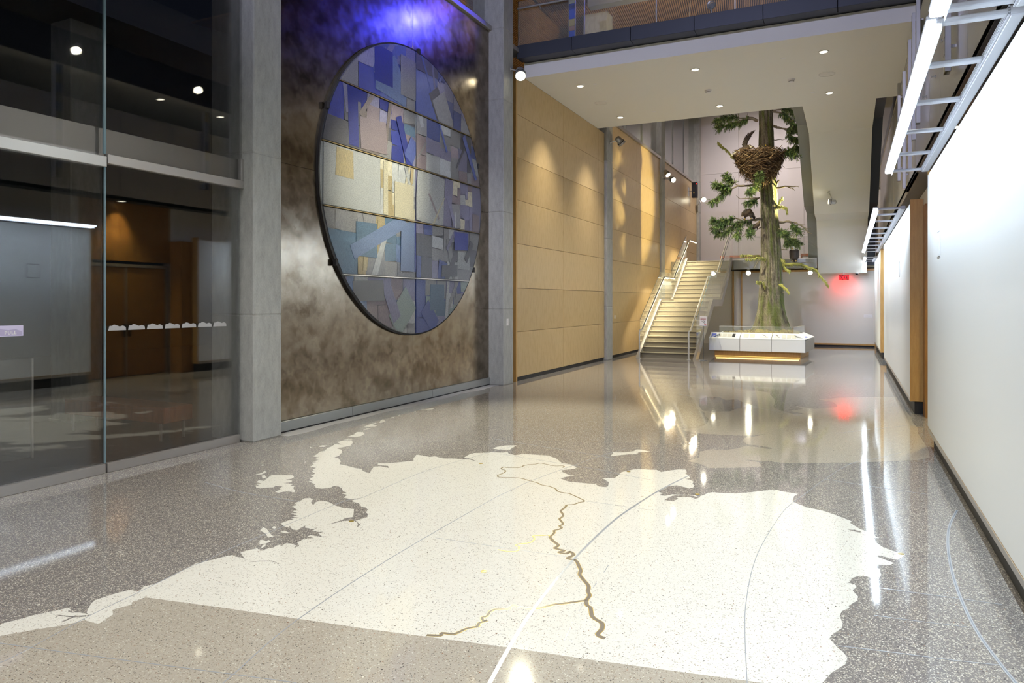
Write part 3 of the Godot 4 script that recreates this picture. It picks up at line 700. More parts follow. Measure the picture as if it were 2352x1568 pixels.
# ------------------------------------------------------------------ the scene
func _ready() -> void:
	rng.seed = 20240
	# camera: level, turned 25.3 degrees to the left of the hall's axis, with the lens shifted down
	var cam := Camera3D.new()
	cam.name = "camera"
	cam.position = Vector3(0, 1.8, 0)
	cam.rotation.y = deg_to_rad(25.292)
	cam.projection = Camera3D.PROJECTION_FRUSTUM
	cam.near = 0.05
	cam.far = 200.0
	cam.size = 0.05 * 1568.0 / 1638.0
	cam.frustum_offset = Vector2(0, -0.05 * 93.0 / 1638.0)
	cam.current = true
	add_child(cam)
	# night outside, a linear picture
	var we := WorldEnvironment.new()
	we.name = "world"
	var e := Environment.new()
	e.background_mode = Environment.BG_COLOR
	e.background_color = Color(0.05, 0.06, 0.09)
	e.tonemap_mode = Environment.TONE_MAPPER_LINEAR
	e.tonemap_exposure = 1.18
	e.sdfgi_enabled = true
	e.ssao_enabled = true
	e.ssil_enabled = true
	we.environment = e
	add_child(we)
	make_materials()
	print("materials ", Time.get_ticks_msec())
	# large lights: the wall washers above the white panels
	var warm := Color(1.0, 0.93, 0.74)
	wall_washer("near ladder shaped wall light with seven arms above the right white panel", -9.98, -4.72, [-9.95, -8.85, -7.72, -6.62, -5.6, -4.76], 12.0)
	wall_washer("ladder shaped wall light at the top edge, nearest the viewer", -4.60, 2.4, [-4.55, -3.4, -2.3, -1.2, -0.1, 1.0, 2.3], 13.0)
	wall_washer("long far ladder shaped wall light above the second white panel", -25.9, -13.9, [-25.8, -24.4, -23.0, -21.6, -20.3, -19.0, -17.6, -16.1, -14.9, -13.95], 28.0, 0.42)
	wall_washer("short farthest ladder shaped wall light near the exit sign", -30.2, -27.4, [-30.1, -28.8, -27.45], 8.0, 0.5, 3.3)
	# spotlights that light the hall
	spotlight("dazzling bare spotlight on the second concrete column, beside the bridge", "column spotlights", Vector3(-6.42, 6.66, -14.02), Vector3(-3.3, 0.0, -8.3), Vector3(-6.66, 6.85, -14.02), 84.0, 28.0, Color(1.0, 0.98, 0.87), 0.12, 0.9)
	spotlight("left spotlight mirrored in the upper glass pane", "gallery edge spotlights", Vector3(0.95, 7.2, -9.9), Vector3(-3.9, 0.0, -4.7), Vector3(1.1, 7.3, -9.9), 28.0, 34.0, Color(1.0, 0.99, 0.95), 0.1, 1.0)
	spotlight("right spotlight mirrored in the upper glass pane", "gallery edge spotlights", Vector3(0.95, 7.2, -13.1), Vector3(-7.0, 3.75, -9.75), Vector3(1.1, 7.3, -13.1), 280.0, 9.5, Color(1.0, 0.97, 0.84), 0.1, 1.0)
	spotlight("unseen spotlight behind the viewer, lighting the near floor", "unseen hall spotlights", Vector3(-1.5, 9.4, 1.5), Vector3(-2.6, 0.0, -4.0), Vector3(-1.5, 11.38, 1.5), 41.0, 38.0, Color(1.0, 0.99, 0.98), 0.1, 1.0)  # out of view, placed to light the near floor
	spotlight("second unseen spotlight behind the viewer, lighting the near floor", "unseen hall spotlights", Vector3(-4.6, 9.4, 0.5), Vector3(-4.2, 0.0, -4.0), Vector3(-4.6, 11.38, 0.5), 35.0, 36.0, Color(1.0, 0.99, 0.97), 0.1, 1.0)  # out of view, placed to light the near floor further left
	spotlight("unseen blue spotlight beyond the bridge, lighting the bronze wall", "unseen hall spotlights", Vector3(-2.0, 10.4, -18.2), Vector3(-7.0, 7.25, -10.9), Vector3(-2.0, 11.38, -18.2), 26.0, 13.0, Color(0.2, 0.23, 1.0), 0.1, 0.8, "spot_glow", 0.5)  # out of view, placed for the blue patch on the bronze
	spotlight("added white spotlight out of view, brightening the glass disc", "unseen hall spotlights", Vector3(-0.8, 9.4, -5.5), Vector3(-7.0, 3.7, -10.7), Vector3(-0.8, 11.38, -5.5), 75.0, 17.0, Color(0.96, 0.97, 1.0), 0.1, 0.9)  # added fill lamp that brightens the glass disc
	spotlight("unseen lilac spotlight behind the viewer, lighting the bridge face", "unseen hall spotlights", Vector3(-3.4, 9.4, 2.6), Vector3(-3.2, 6.8, -14.8), Vector3(-3.4, 11.38, 2.6), 88.0, 30.0, Color(0.82, 0.83, 1.0), 0.1, 1.0)  # out of view, tints the bridge face and columns lilac
	build_floor()
	build_left()
	build_right()
	build_bridge()
	build_back()
	print("structure ", Time.get_ticks_msec())
	build_stair()
	build_plinth()
	build_tree()
	print("tree ", Time.get_ticks_msec())
	build_birds()
	build_disc()
	build_small()
	print("done ", Time.get_ticks_msec())

# ------------------------------------------------------------------ floor
func build_floor() -> void:
	var f := thing("floor", "polished terrazzo floor inlaid with a map", "", Vector3.ZERO, "", "structure")
	one_box("sea_terrazzo", -7.15, 1.5, -0.2, 0.0, -36.2, 6.0, M.sea_terrazzo, f, 0.0)
	var s := tool()
	plate(s, flat_list(MAIN_LAND), floor_xf(0.0), 0.001, false)
	obj("white_land", s, M.white_terrazzo, f)
	s = tool()
	plate(s, flat_list(BEIGE_LAND), floor_xf(0.0), 0.001, false)
	obj("beige_land", s, M.beige_terrazzo, f)
	s = tool()
	plate(s, flat_list(FAR_LAND), floor_xf(0.0), 0.001, false)
	obj("far_land", s, M.beige_terrazzo, f)
	for a in ISLANDS:
		s = tool()
		plate(s, flat_list(a), floor_xf(0.0), 0.001, false)
		obj("island", s, M.white_terrazzo, f)
	for a in LOCHS:
		s = tool()
		plate(s, flat_list(a), floor_xf(0.0), 0.0016, false)
		obj("inlet", s, M.sea_terrazzo, f)
	# pale margin under the bronze wall, with an uneven edge
	var mp := PackedVector2Array([Vector2(-6.98, -7.3)])
	for k in 25:
		mp.append(Vector2(-6.76 + 0.03 * sin(k * 1.3) + 0.02 * sin(k * 0.6 + 1.0), -7.3 - 6.35 * k / 24.0))
	mp.append(Vector2(-6.98, -13.65))
	s = tool()
	plate(s, mp, floor_xf(0.0), 0.0012, false)
	obj("pale_margin", s, M.frost, f)
	for a in STRIPS:
		var p := smooth(flat_list(a[1]), 5)
		s = tool()
		var wide: float = a[0]
		if wide > 0.02:
			ribbon(s, p, wide * 0.75, 0.0, 0.0021)
			obj("divider_strip", s, M.zinc, f)
			s = tool()
			ribbon(s, p, wide * 0.22, 0.002, 0.0026)
			obj("divider_core", s, M.dark_zinc, f)
		else:
			ribbon(s, p, wide * 0.6, 0.0, 0.002)
			obj("divider_strip", s, M.zinc, f)
	for a in RIVERS:
		var p := smooth(flat_list(a[1]), 4)
		s = tool()
		ribbon(s, p, a[0] + 0.003, 0.0, 0.0018)
		obj("brass_edge", s, M.brass, f)
		if a[0] > 0.011:
			s = tool()
			ribbon(s, p, a[0] - 0.004, 0.0, 0.0022)
			obj("river", s, M.river_stone, f)
	var cd := flat_list(CITY_DISCS)
	for c in cd:
		s = tool()
		lathe(s, [Vector2(0.021, 0.0), Vector2(0.021, 0.0025), Vector2(0.0001, 0.003)], Vector3(c.x, 0, c.y), Basis.IDENTITY, 24)
		obj("city_disc", s, M.brass, f)

# ------------------------------------------------------------------ left side
func column(label: String, x0: float, x1: float, z0: float, z1: float, top: float) -> void:
	var t := thing("concrete_column", label, "column", Vector3((x0 + x1) / 2, 0, (z0 + z1) / 2), "concrete columns")
	# cast in lifts, with a fine joint between them
	var ys := [0.0, 1.62, 3.7, 6.1, 7.62, 9.6, top]
	for k in ys.size() - 1:
		var s := tool()
		bx(s, x0 - t.position.x, x1 - t.position.x, ys[k] + (0.003 if k else 0.0), ys[k + 1] - 0.003, z0 - t.position.z, z1 - t.position.z, 0.014)
		obj("lift", s, M.concrete, t)
	var s := tool()
	bx(s, x0 - t.position.x + 0.01, x1 - t.position.x - 0.01, 0.0, top, z0 - t.position.z + 0.01, z1 - t.position.z - 0.01)
	obj("core", s, M.concrete, t)

func build_left() -> void:
	column("near concrete column between glass entrance and bronze wall", -7.6, -6.85, -7.3, -6.8, 11.4)
	column("concrete column between bronze wall and maple panelling", -7.4, -6.65, -14.15, -13.65, 11.4)
	column("concrete column in the middle of the maple wall, left of the stair", -7.4, -6.64, -21.36, -20.8, 11.4)
	column("concrete column beside the upper flight of stairs", -7.4, -6.65, -28.4, -27.8, 11.4)
	column("farthest concrete column at the corner of the upper wall", -7.4, -6.6, -35.75, -35.3, 11.4)
	# maple panelling in three bays
	var rows := [0.09, 1.107, 2.09, 3.085, 4.065, 5.02, 5.985]
	var bays := [[[-14.46, -17.33, -20.21, -20.78], 6.9], [[-21.44, -24.46, -27.78], 7.36], [[-28.46, -31.7, -35.28], 7.4]]
	var w := thing("wall_left", "maple panelled wall", "", Vector3.ZERO, "", "structure")
	for bay in bays:
		var zs: Array = bay[0]
		one_box("backing", -7.3, -6.775, 0.0, bay[1] - 0.02, zs[-1], zs[0], M.black_base, w, 0.0)
		var ys := rows + [bay[1]]
		for i in zs.size() - 1:
			for j in ys.size() - 1:
				one_box("maple_panel", -6.77, -6.72, ys[j] + 0.004, ys[j + 1] - 0.004, zs[i + 1] + 0.003, zs[i] - 0.003, M["maple_%d" % ((i * 3 + j * 2) % 3)], w, 0.003)
		one_box("edge_trim", -6.86, -6.70, 0.0, bay[1], zs[0], zs[0] + 0.075, M.maple_trim, w, 0.004)
		one_box("skirting", -6.775, -6.745, 0.0, 0.086, zs[-1], zs[0], M.black_base, w, 0.0)
	# the last bay's end trim by the upper wall
	one_box("edge_trim", -6.75, -6.66, 3.44, 11.0, -35.98, -35.8, M.maple_trim, w, 0.004)
	# glazing above the maple
	var gi := 2
	for g in [[-21.4, -27.78, 7.36], [-28.42, -35.28, 7.4]]:
		var win := thing("window_%d" % gi, "upper glazing above the maple wall", "", Vector3.ZERO, "", "structure")
		gi += 1
		one_box("sill", -6.95, -6.66, g[2], g[2] + 0.1, g[1], g[0], M.aluminium, win)
		one_box("pane", -6.87, -6.855, g[2] + 0.1, 11.2, g[1], g[0], M.glass, win, 0.0)
		for k in [0.33, 0.66]:
			var z := lerpf(g[0], g[1], k)
			one_box("mullion", -6.9, -6.83, g[2] + 0.1, 11.2, z - 0.03, z + 0.03, M.grey_metal, win)
		one_box("backdrop_wall", -9.2, -9.0, 7.0, 11.4, g[1] - 1.0, g[0] + 1.0, M.grey_backdrop, win, 0.0)  # backdrop placed behind the panes for their dim grey look
	# bronze wall: four sheets with fine seams
	var b := thing("wall_left", "patinated bronze sheet wall", "", Vector3.ZERO, "", "structure")
	one_box("backing", -7.35, -7.03, 0.0, 7.6, -13.65, -7.3, M.black_base, b, 0.0)
	for z in [[-10.69, -7.3], [-13.65, -10.69]]:
		for y in [[0.16, 3.69], [3.69, 7.6]]:
			one_box("bronze_sheet", -7.03, -7.0, y[0] + 0.002, y[1] - 0.002, z[0] + 0.002, z[1] - 0.002, M.bronze_patina, b, 0.002)
	var bb := thing("baseboard_left", "grey metal base of the bronze wall", "", Vector3.ZERO, "", "structure")
	for z in [[-7.3, -8.95], [-8.95, -11.3], [-11.3, -13.65]]:
		one_box("base_plate", -7.02, -6.965, 0.022, 0.158, z[1] + 0.003, z[0] - 0.003, M.grey_metal, bb, 0.003)
	one_box("base_shadow_gap", -7.02, -6.98, 0.0, 0.022, -13.65, -7.3, M.black_base, bb, 0.0)
	var cap := thing("trim_1", "metal cap rail on the bronze wall", "", Vector3.ZERO, "", "structure")
	one_box("cap_rail", -7.3, -6.93, 7.6, 7.7, -13.68, -7.3, M.aluminium, cap, 0.006)
	one_box("cap_rail", -7.3, -6.68, 7.36, 7.46, -14.75, -14.15, M.aluminium, cap, 0.006)
	var win5 := thing("window_4", "clear glazing above the bronze wall", "", Vector3.ZERO, "", "structure")
	one_box("pane", -7.12, -7.1, 7.7, 11.2, -13.65, -10.6, M.glass, win5, 0.0)
	one_box("pane", -7.12, -7.1, 7.7, 11.2, -10.55, -7.3, M.glass, win5, 0.0)
	var sr := tool()
	rod(sr, Vector3(-7.3, 8.75, -7.3), Vector3(-7.3, 8.75, -13.65), 0.022)
	obj("guard_rail", sr, M.steel, win5)
	# glass entrance
	var g := thing("window_1", "glass entrance wall", "", Vector3.ZERO, "", "structure")
	var x := -7.05
	# stacked panes, extra ones added to strengthen the reflections
	for xx in [x, x - 0.022, x - 0.044]:
		one_box("pane", xx - 0.004, xx + 0.004, 0.1, 3.3, -6.74, -4.94, M.front_glass, g, 0.0)
		one_box("pane", xx - 0.004, xx + 0.004, 0.1, 3.21, -4.915, 6.0, M.front_glass, g, 0.0)
		one_box("pane", xx - 0.004, xx + 0.004, 3.34, 11.2, -6.79, -4.94, M.front_glass, g, 0.0)
		one_box("pane", xx - 0.004, xx + 0.004, 3.34, 11.2, -4.915, 6.0, M.front_glass, g, 0.0)
	one_box("pane_edge", x - 0.009, x + 0.009, 0.1, 3.25, -4.94, -4.925, M.glass_edge, g, 0.0)
	one_box("pane_edge", x - 0.012, x + 0.012, 3.34, 11.2, -4.94, -4.915, M.glass_edge, g, 0.0)
	one_box("sill_rail", x - 0.03, x + 0.03, 0.0, 0.1, -6.74, -4.945, M.aluminium, g)
	one_box("sill_rail", x - 0.03, x + 0.03, 0.0, 0.1, -4.925, 6.0, M.aluminium, g)
	one_box("door_head", x - 0.04, x + 0.04, 3.2, 3.31, -4.93, 6.0, M.steel, g)
	one_box("head_rail", x - 0.035, x + 0.035, 3.24, 3.34, -6.8, -4.945, M.aluminium, g)
	one_box("spandrel_beam", x - 0.22, x - 0.06, 3.32, 3.62, -6.8, 6.0, M.aluminium, g)
	one_box("jamb_channel", x - 0.03, x + 0.03, 3.34, 3.62, -6.81, -6.76, M.aluminium, g)
	# frosted mountain band on the right pane
	for k in 7:
		var z0 := -4.965 - 0.228 * k
		var pp := PackedVector2Array([Vector2(0, 0), Vector2(0.205, 0), Vector2(0.2, 0.035), Vector2(0.165, 0.05), Vector2(0.13, 0.04), Vector2(0.085, 0.058), Vector2(0.06, 0.062), Vector2(0.045, 0.05), Vector2(0.012, 0.048)])
		var s := tool()
		plate(s, pp, Transform3D(Basis(Vector3.FORWARD, Vector3.UP, Vector3.RIGHT), Vector3(x + 0.009, 1.487, z0)), 0.001)
		obj("frosted_mountain", s, M.frost, g)
	# PULL plate on the door pane
	var pl := one_box("pull_plate", x + 0.009, x + 0.013, 1.472, 1.572, -4.11, -3.45, M.lilac, g, 0.001)
	var s2 := tool()
	plate(s2, PackedVector2Array([Vector2(0, 0), Vector2(0.64, 0), Vector2(0.64, 0.035), Vector2(0.58, 0.06), Vector2(0.52, 0.052), Vector2(0.4, 0.07), Vector2(0.3, 0.05), Vector2(0.16, 0.066), Vector2(0.08, 0.045), Vector2(0, 0.05)]), Transform3D(Basis(Vector3.FORWARD, Vector3.UP, Vector3.RIGHT), Vector3(x + 0.013, 1.478, -3.46)), 0.0008)
	obj("mountain_print", s2, M.lilac_dark, pl)
	text_on("pull_text", "PULL", 0.034, M.white_card, pl, Vector3(x + 0.0145, 1.505, -3.995), Vector3.RIGHT)

func text_on(called: String, what: String, height: float, m: Material, parent: Node, at: Vector3, out: Vector3, bold := true) -> MeshInstance3D:
	var tm := TextMesh.new()
	var f := SystemFont.new()
	f.font_names = PackedStringArray(["Droid Sans"])
	if bold: f.font_weight = 700
	tm.font = f
	tm.text = what
	tm.font_size = 48
	tm.pixel_size = height / 36.0
	tm.depth = 0.002
	var o := put(called, tm, m, parent)
	var z := out.normalized()
	o.transform = Transform3D(Basis(Vector3.UP.cross(z).normalized(), Vector3.UP, z), at - (parent.global_position if parent is Node3D else Vector3.ZERO))
	return o

# ------------------------------------------------------------------ right side
func display_panel(label: String, z0: float, z1: float, plate_z: float) -> void:
	# z0 is the end nearer the viewer
	var t := thing("display_panel", label, "wall panel", Vector3(0.97, 0, (z0 + z1) / 2.0), "white display panels on the right")
	var h := absf(z1 - z0) / 2.0
	var ox := -0.97
	one_box("face", ox + 0.88, ox + 0.905, 0.255, 3.355, -h + 0.03, h - 0.03, M.white_panel, t, 0.003)
	one_box("core", ox + 0.905, ox + 1.07, 0.2, 3.36, -h + 0.02, h - 0.02, M.white_paint, t, 0.0)
	one_box("end_board", ox + 0.882, ox + 1.07, 0.2, 3.42, h - 0.03, h, M.maple_trim, t, 0.004)
	one_box("end_board", ox + 0.882, ox + 1.07, 0.2, 3.42, -h, -h + 0.03, M.maple_trim, t, 0.004)
	one_box("edge_line", ox + 0.884, ox + 0.91, 0.244, 0.254, -h + 0.03, h - 0.03, M.maple_trim, t, 0.0)
	one_box("bottom_channel", ox + 0.882, ox + 0.92, 0.19, 0.243, -h + 0.03, h - 0.03, M.aluminium, t, 0.003)
	one_box("toe_base", ox + 0.945, ox + 1.3, 0.0, 0.2, -h + 0.05, h - 0.03, M.black_base, t, 0.0)
	one_box("stub_wall", ox + 1.07, ox + 1.45, 0.0, 3.3, -h + 0.01, h - 0.01, M.maple_trim, t, 0.0)
	if plate_z < 0.0:
		var pz := plate_z - t.position.z
		one_box("access_plate", ox + 0.872, ox + 0.882, 2.28, 2.54, pz - 0.12, pz + 0.12, M.white_panel, t, 0.004)
		one_box("plate_frame", ox + 0.876, ox + 0.884, 2.265, 2.555, pz - 0.135, pz + 0.135, M.frost, t, 0.002)

func build_right() -> void:
	display_panel("nearest white display panel on the right, cut by the frame", 5.6, -10.2, -8.95)
	display_panel("second white display panel with maple end board facing the viewer", -13.0, -22.5, -15.6)
	display_panel("farthest narrow white display panel near the exit sign", -24.9, -30.4, 0.0)
	var w := thing("wall_right", "recessed wall behind the display panels", "", Vector3.ZERO, "", "structure")
	one_box("wall_face", 1.46, 1.7, 0.0, 4.14, -31.0, -12.66, M.plaster, w, 0.0)
	one_box("wall_face", 1.46, 1.7, 0.0, 4.14, -10.28, 6.0, M.plaster, w, 0.0)
	one_box("wall_face", 1.46, 1.7, 2.75, 4.14, -12.66, -10.28, M.door_wood, w, 0.0)
	for k in 16:
		one_box("soffit_panel", 1.1, 1.6, 4.14, 4.22, -14.84 + 1.3 * k + 0.004, -14.84 + 1.3 * (k + 1) - 0.004, M.dark_metal, w, 0.002)
	one_box("soffit_panel", 1.1, 1.6, 4.14, 4.22, -31.0, -14.85, M.dark_metal, w, 0.002)
	# double door in the recess, seen mirrored in the glass
	var d := thing("door_1", "double wooden door in the right recess", "", Vector3.ZERO, "", "structure")
	one_box("door_leaf", 1.47, 1.52, 0.01, 2.6, -11.43, -10.36, M.door_wood, d)
	one_box("door_leaf", 1.47, 1.52, 0.01, 2.6, -12.52, -11.46, M.door_wood, d)
	one_box("door_frame", 1.45, 1.54, 2.61, 2.68, -12.6, -10.28, M.aluminium, d)
	one_box("door_frame", 1.45, 1.54, 0.0, 2.61, -12.6, -12.53, M.aluminium, d)
	one_box("door_frame", 1.45, 1.54, 0.0, 2.61, -10.35, -10.28, M.aluminium, d)
	one_box("meeting_stile", 1.45, 1.5, 0.01, 2.6, -11.46, -11.43, M.aluminium, d)
	for z in [-11.52, -11.37]:
		one_box("door_pull", 1.41, 1.45, 0.95, 1.25, z - 0.02, z + 0.02, M.black_plastic, d)
	one_box("recess_side", 1.06, 1.46, 0.0, 3.3, -12.99, -12.66, M.door_wood, d, 0.0)
	downlight("recess ceiling light over the wooden double door", "", Vector3(1.28, 4.138, -11.2), 11.0, Color(1.0, 0.92, 0.66))
	# metal panelled wall of the upper gallery
	var f := thing("wall_right", "upper gallery wall of grey metal panels", "", Vector3.ZERO, "", "structure")
	var zs := [6.0, 3.6, 1.16, -1.28, -3.72, -6.16, -8.6, -11.03, -12.43, -14.86]
	for k in zs.size() - 1:
		one_box("metal_panel", 1.1, 1.16, 4.14, 6.2, zs[k + 1] + 0.006, zs[k] - 0.006, M.gallery_metal, f, 0.003)
	one_box("metal_panel", 1.1, 1.16, 4.14, 6.9, -20.1, -14.87, M.gallery_metal, f, 0.003)
	one_box("metal_panel", 1.1, 1.16, 4.14, 6.9, -25.5, -20.11, M.gallery_metal, f, 0.003)
	one_box("metal_panel", 1.1, 1.16, 4.14, 6.9, -31.0, -25.51, M.gallery_metal, f, 0.003)
	one_box("backing", 1.165, 1.25, 4.2, 6.2, -14.86, 6.0, M.dark_metal, f, 0.0)
	var sl := thing("ceiling", "upper gallery slab on the right", "", Vector3.ZERO, "", "structure")
	one_box("slab_soffit", 1.12, 6.0, 6.9, 7.1, -36.0, 6.0, M.white_paint, sl, 0.0)
	one_box("slab_edge", 1.08, 1.13, 6.88, 7.62, -14.6, 6.0, M.dark_metal, sl, 0.003)
	one_box("gallery_floor", 1.13, 6.0, 7.1, 7.5, -36.0, 6.0, M.dark_metal, sl, 0.0)
	var wall := thing("wall_right", "outer wall of the upper gallery", "", Vector3.ZERO, "", "structure")
	one_box("wall_face", 6.0, 6.2, 4.0, 11.6, -36.2, 6.2, M.plaster, wall, 0.0)
	one_box("low_wall_face", 1.7, 6.0, 4.0, 4.14, -36.0, 6.0, M.dark_metal, wall, 0.0)
	for g in [[-9.9, "left"], [-12.5, "middle"], [-14.4, "right"]]:
		downlight("%s one of three small gallery ceiling lights mirrored in the glass" % g[1], "gallery ceiling lights", Vector3(1.6, 6.896, g[0]), 14.0)

# ------------------------------------------------------------------ bridge
func build_bridge() -> void:
	var b := thing("ceiling", "white underside of the bridge", "", Vector3.ZERO, "", "structure")
	var s := tool()
	# soffit slab as an outline in x and z, with the opening for the tree beyond
	var o := PackedVector2Array([Vector2(-6.72, -14.88), Vector2(1.1, -14.88), Vector2(1.1, -20.15), Vector2(-6.72, -20.15)])
	plate(s, o, floor_xf(6.9), 0.33)
	obj("bridge_soffit", s, M.white_paint, b)
	for k in 6:
		var xa := -6.74 + 1.31 * k
		one_box("edge_fascia", xa + 0.004, xa + 1.306, 7.23, 7.52, -14.78, -14.5, M.dark_metal, b, 0.004)
	one_box("bridge_deck", -6.7, 1.1, 7.24, 7.5, -20.1, -14.79, M.dark_metal, b, 0.0)
	one_box("edge_fascia", -6.74, 1.1, 7.0, 7.5, -20.2, -20.14, M.dark_metal, b, 0.004)
	# glass guard of the bridge
	var g := thing("glass_balustrade", "glass balustrade with steel rail on the bridge", "balustrade", Vector3(-2.8, 7.5, -14.62))
	for k in 5:
		one_box("glass_panel", -3.94 + 1.57 * k, -3.94 + 1.57 * k + 1.55, -0.05, 1.05, -0.008, 0.008, M.glass, g, 0.0)
	for k in 6:
		one_box("clamp_edge", -3.955 + 1.57 * k, -3.935 + 1.57 * k, -0.02, 1.05, -0.012, 0.012, M.steel, g, 0.0)
	s = tool()
	rod(s, Vector3(-3.94, 0.86, 0.08), Vector3(3.9, 0.86, 0.08), 0.024, 12)
	obj("handrail", s, M.steel, g)
	for k in 5:
		s = tool()
		rod(s, Vector3(-3.4 + 1.57 * k, 0.86, 0.08), Vector3(-3.4 + 1.57 * k, 0.8, 0.0), 0.012, 8)
		obj("rail_bracket", s, M.steel, g)
	# banded coloured glass column on the bridge
	glass_banner("tall glass column banded yellow and blue on the bridge", Vector3(-5.56, 7.5, -14.9), 0.13, 1.9, [[0.0, 0.09, Color8(150, 152, 156)], [0.09, 0.3, Color8(70, 96, 190)], [0.3, 0.4, Color8(170, 130, 110)], [0.4, 0.56, Color8(186, 170, 104)], [0.56, 0.78, Color8(52, 84, 196)], [0.78, 0.9, Color8(28, 52, 150)], [0.9, 1.15, Color8(176, 178, 140)], [1.15, 1.9, Color8(120, 134, 150)]])
	# ceiling of timber slats high above, dark behind
	var c := thing("ceiling", "timber slat ceiling", "", Vector3.ZERO, "", "structure")
	one_box("ceiling_deck", -11.0, 6.2, 11.4, 11.6, -36.2, 6.2, M.black_base, c, 0.0)
	var sl := tool()
	var d := Vector3(-0.13, 0.0, -1.0).normalized()
	for k in 190:
		var xo := -9.6 + 0.062 * k
		var a := Vector3(xo + 1.9, 10.3, -15.5)
		bar(sl, a, a + d * 15.0 + Vector3(0, 0.9, 0), 0.034, 0.06, Vector3.UP, 0.0)
	var so := obj("timber_slats", sl, M.slat_wood, c)
	so.set_meta("kind", "stuff")
	sl = tool()
	for k in 90:
		var y := 7.6 + 0.04 * k
		var a := Vector3(-8.8 + 0.012 * k, y, -14.3)
		bar(sl, a, a + Vector3(-0.5, 0.9, -9.0), 0.03, 0.026, Vector3.RIGHT, 0.0)
	so = obj("timber_slats", sl, M.slat_wood, c)
	so.set_meta("kind", "stuff")
	one_box("slat_backing", -10.2, -9.9, 7.0, 11.4, -26.0, -13.0, M.black_base, c, 0.0)
	one_box("ceiling_beam", -6.6, 1.1, 10.0, 10.25, -19.2, -18.9, M.grey_metal, c, 0.004)
	# lamps and fittings in the soffit
	var spots := [Vector3(-5.76, 6.896, -15.98), Vector3(-5.74, 6.896, -19.18), Vector3(-3.06, 6.896, -15.92), Vector3(-3.06, 6.896, -19.18), Vector3(-0.47, 6.896, -15.9), Vector3(-0.43, 6.896, -19.12)]
	var where := ["front left", "rear left", "front middle", "rear middle", "front right", "rear right"]
	for k in 6:
		downlight("%s of the six round lights in the white bridge underside" % where[k], "lights in the bridge underside", spots[k], 18.0)
	for p in [[Vector3(-5.77, 6.9, -17.58), "left"], [Vector3(-0.45, 6.9, -17.52), "right"]]:
		var t := thing("ceiling_speaker", "%s round flush speaker in the white bridge underside" % p[1], "speaker", p[0], "flush speakers")
		var q := tool()
		lathe(q, [Vector2(0.0001, -0.008), Vector2(0.15, -0.008), Vector2(0.165, 0.0), Vector2(0.165, 0.004)], Vector3.ZERO, Basis.IDENTITY, 28)
		obj("grille", q, M.plaster, t)
		q = tool()
		lathe(q, [Vector2(0.165, -0.01), Vector2(0.175, -0.006), Vector2(0.175, 0.003)], Vector3.ZERO, Basis.IDENTITY, 28)
		obj("rim", q, M.white_paint, t)
	for p in [[Vector3(-3.08, 6.9, -17.63), "middle"], [Vector3(-1.2, 6.9, -17.59), "right"]]:
		var t := thing("smoke_detector", "white smoke detector on the %s of the bridge underside" % p[1], "detector", p[0], "smoke detectors")
		var q := tool()
		lathe(q, [Vector2(0.0001, -0.07), Vector2(0.05, -0.068), Vector2(0.06, -0.045), Vector2(0.075, -0.04), Vector2(0.08, -0.01), Vector2(0.09, 0.0)], Vector3.ZERO, Basis.IDENTITY, 22)
		obj("housing", q, M.white_card, t)
		q = tool()
		lathe(q, [Vector2(0.061, -0.052), Vector2(0.063, -0.044), Vector2(0.061, -0.042)], Vector3.ZERO, Basis.IDENTITY, 22)
		obj("slot_ring", q, M.ink, t)
	var k2 := 0
	for p in [Vector3(-5.4, 6.9, -16.0), Vector3(-4.75, 6.9, -19.0), Vector3(-1.25, 6.9, -16.0), Vector3(-0.8, 6.9, -18.9)]:
		var q := tool()
		lathe(q, [Vector2(0.0001, -0.006), Vector2(0.05, -0.005), Vector2(0.055, 0.002)], p, Basis.IDENTITY, 20)
		tag(obj("ceiling_sprinkler", q, M.white_card), ["small flat ceiling sprinkler beside the front left ceiling light", "small flat ceiling sprinkler beside the rear left ceiling light", "small flat ceiling sprinkler left of the front right ceiling light", "small flat ceiling sprinkler near the tree opening corner"][k2], "sprinkler", "ceiling sprinklers")
		k2 += 1

# a slab of laminated coloured glass: bands is [from, to, colour]
func glass_banner(label: String, at: Vector3, w: float, h: float, bands: Array, depth := 0.05) -> void:
	var t := thing("glass_banner", label, "glass sculpture", at, "coloured glass banners")
	for b in bands:
		var m := StandardMaterial3D.new()
		m.resource_name = "banner_glass"
		m.albedo_color = b[2]
		m.roughness = 0.12
		m.metallic_specular = 0.7
		one_box("glass_band", -w / 2, w / 2, b[0], b[1] - 0.004, -depth / 2, depth / 2, m, t, 0.004)
	one_box("edge_rail", w / 2, w / 2 + 0.012, 0.0, h, -depth / 2, depth / 2, M.steel, t, 0.002)
	one_box("edge_rail", -w / 2 - 0.012, -w / 2, 0.0, h, -depth / 2, depth / 2, M.steel, t, 0.002)
	one_box("foot_clamp", -w / 2 - 0.02, w / 2 + 0.02, -0.02, 0.07, -depth * 0.7, depth * 0.7, M.steel, t, 0.004)

# ------------------------------------------------------------------ far end and outer shell
func zy_plate(s: SurfaceTool, pts: Array, x_right: float, width: float) -> void:
	# an outline in z and y, extruded to the left from x_right
	var p := PackedVector2Array()
	for v in pts: p.append(v)
	plate(s, p, Transform3D(Basis(Vector3.BACK, Vector3.UP, Vector3.LEFT), Vector3(x_right, 0, 0)), width)

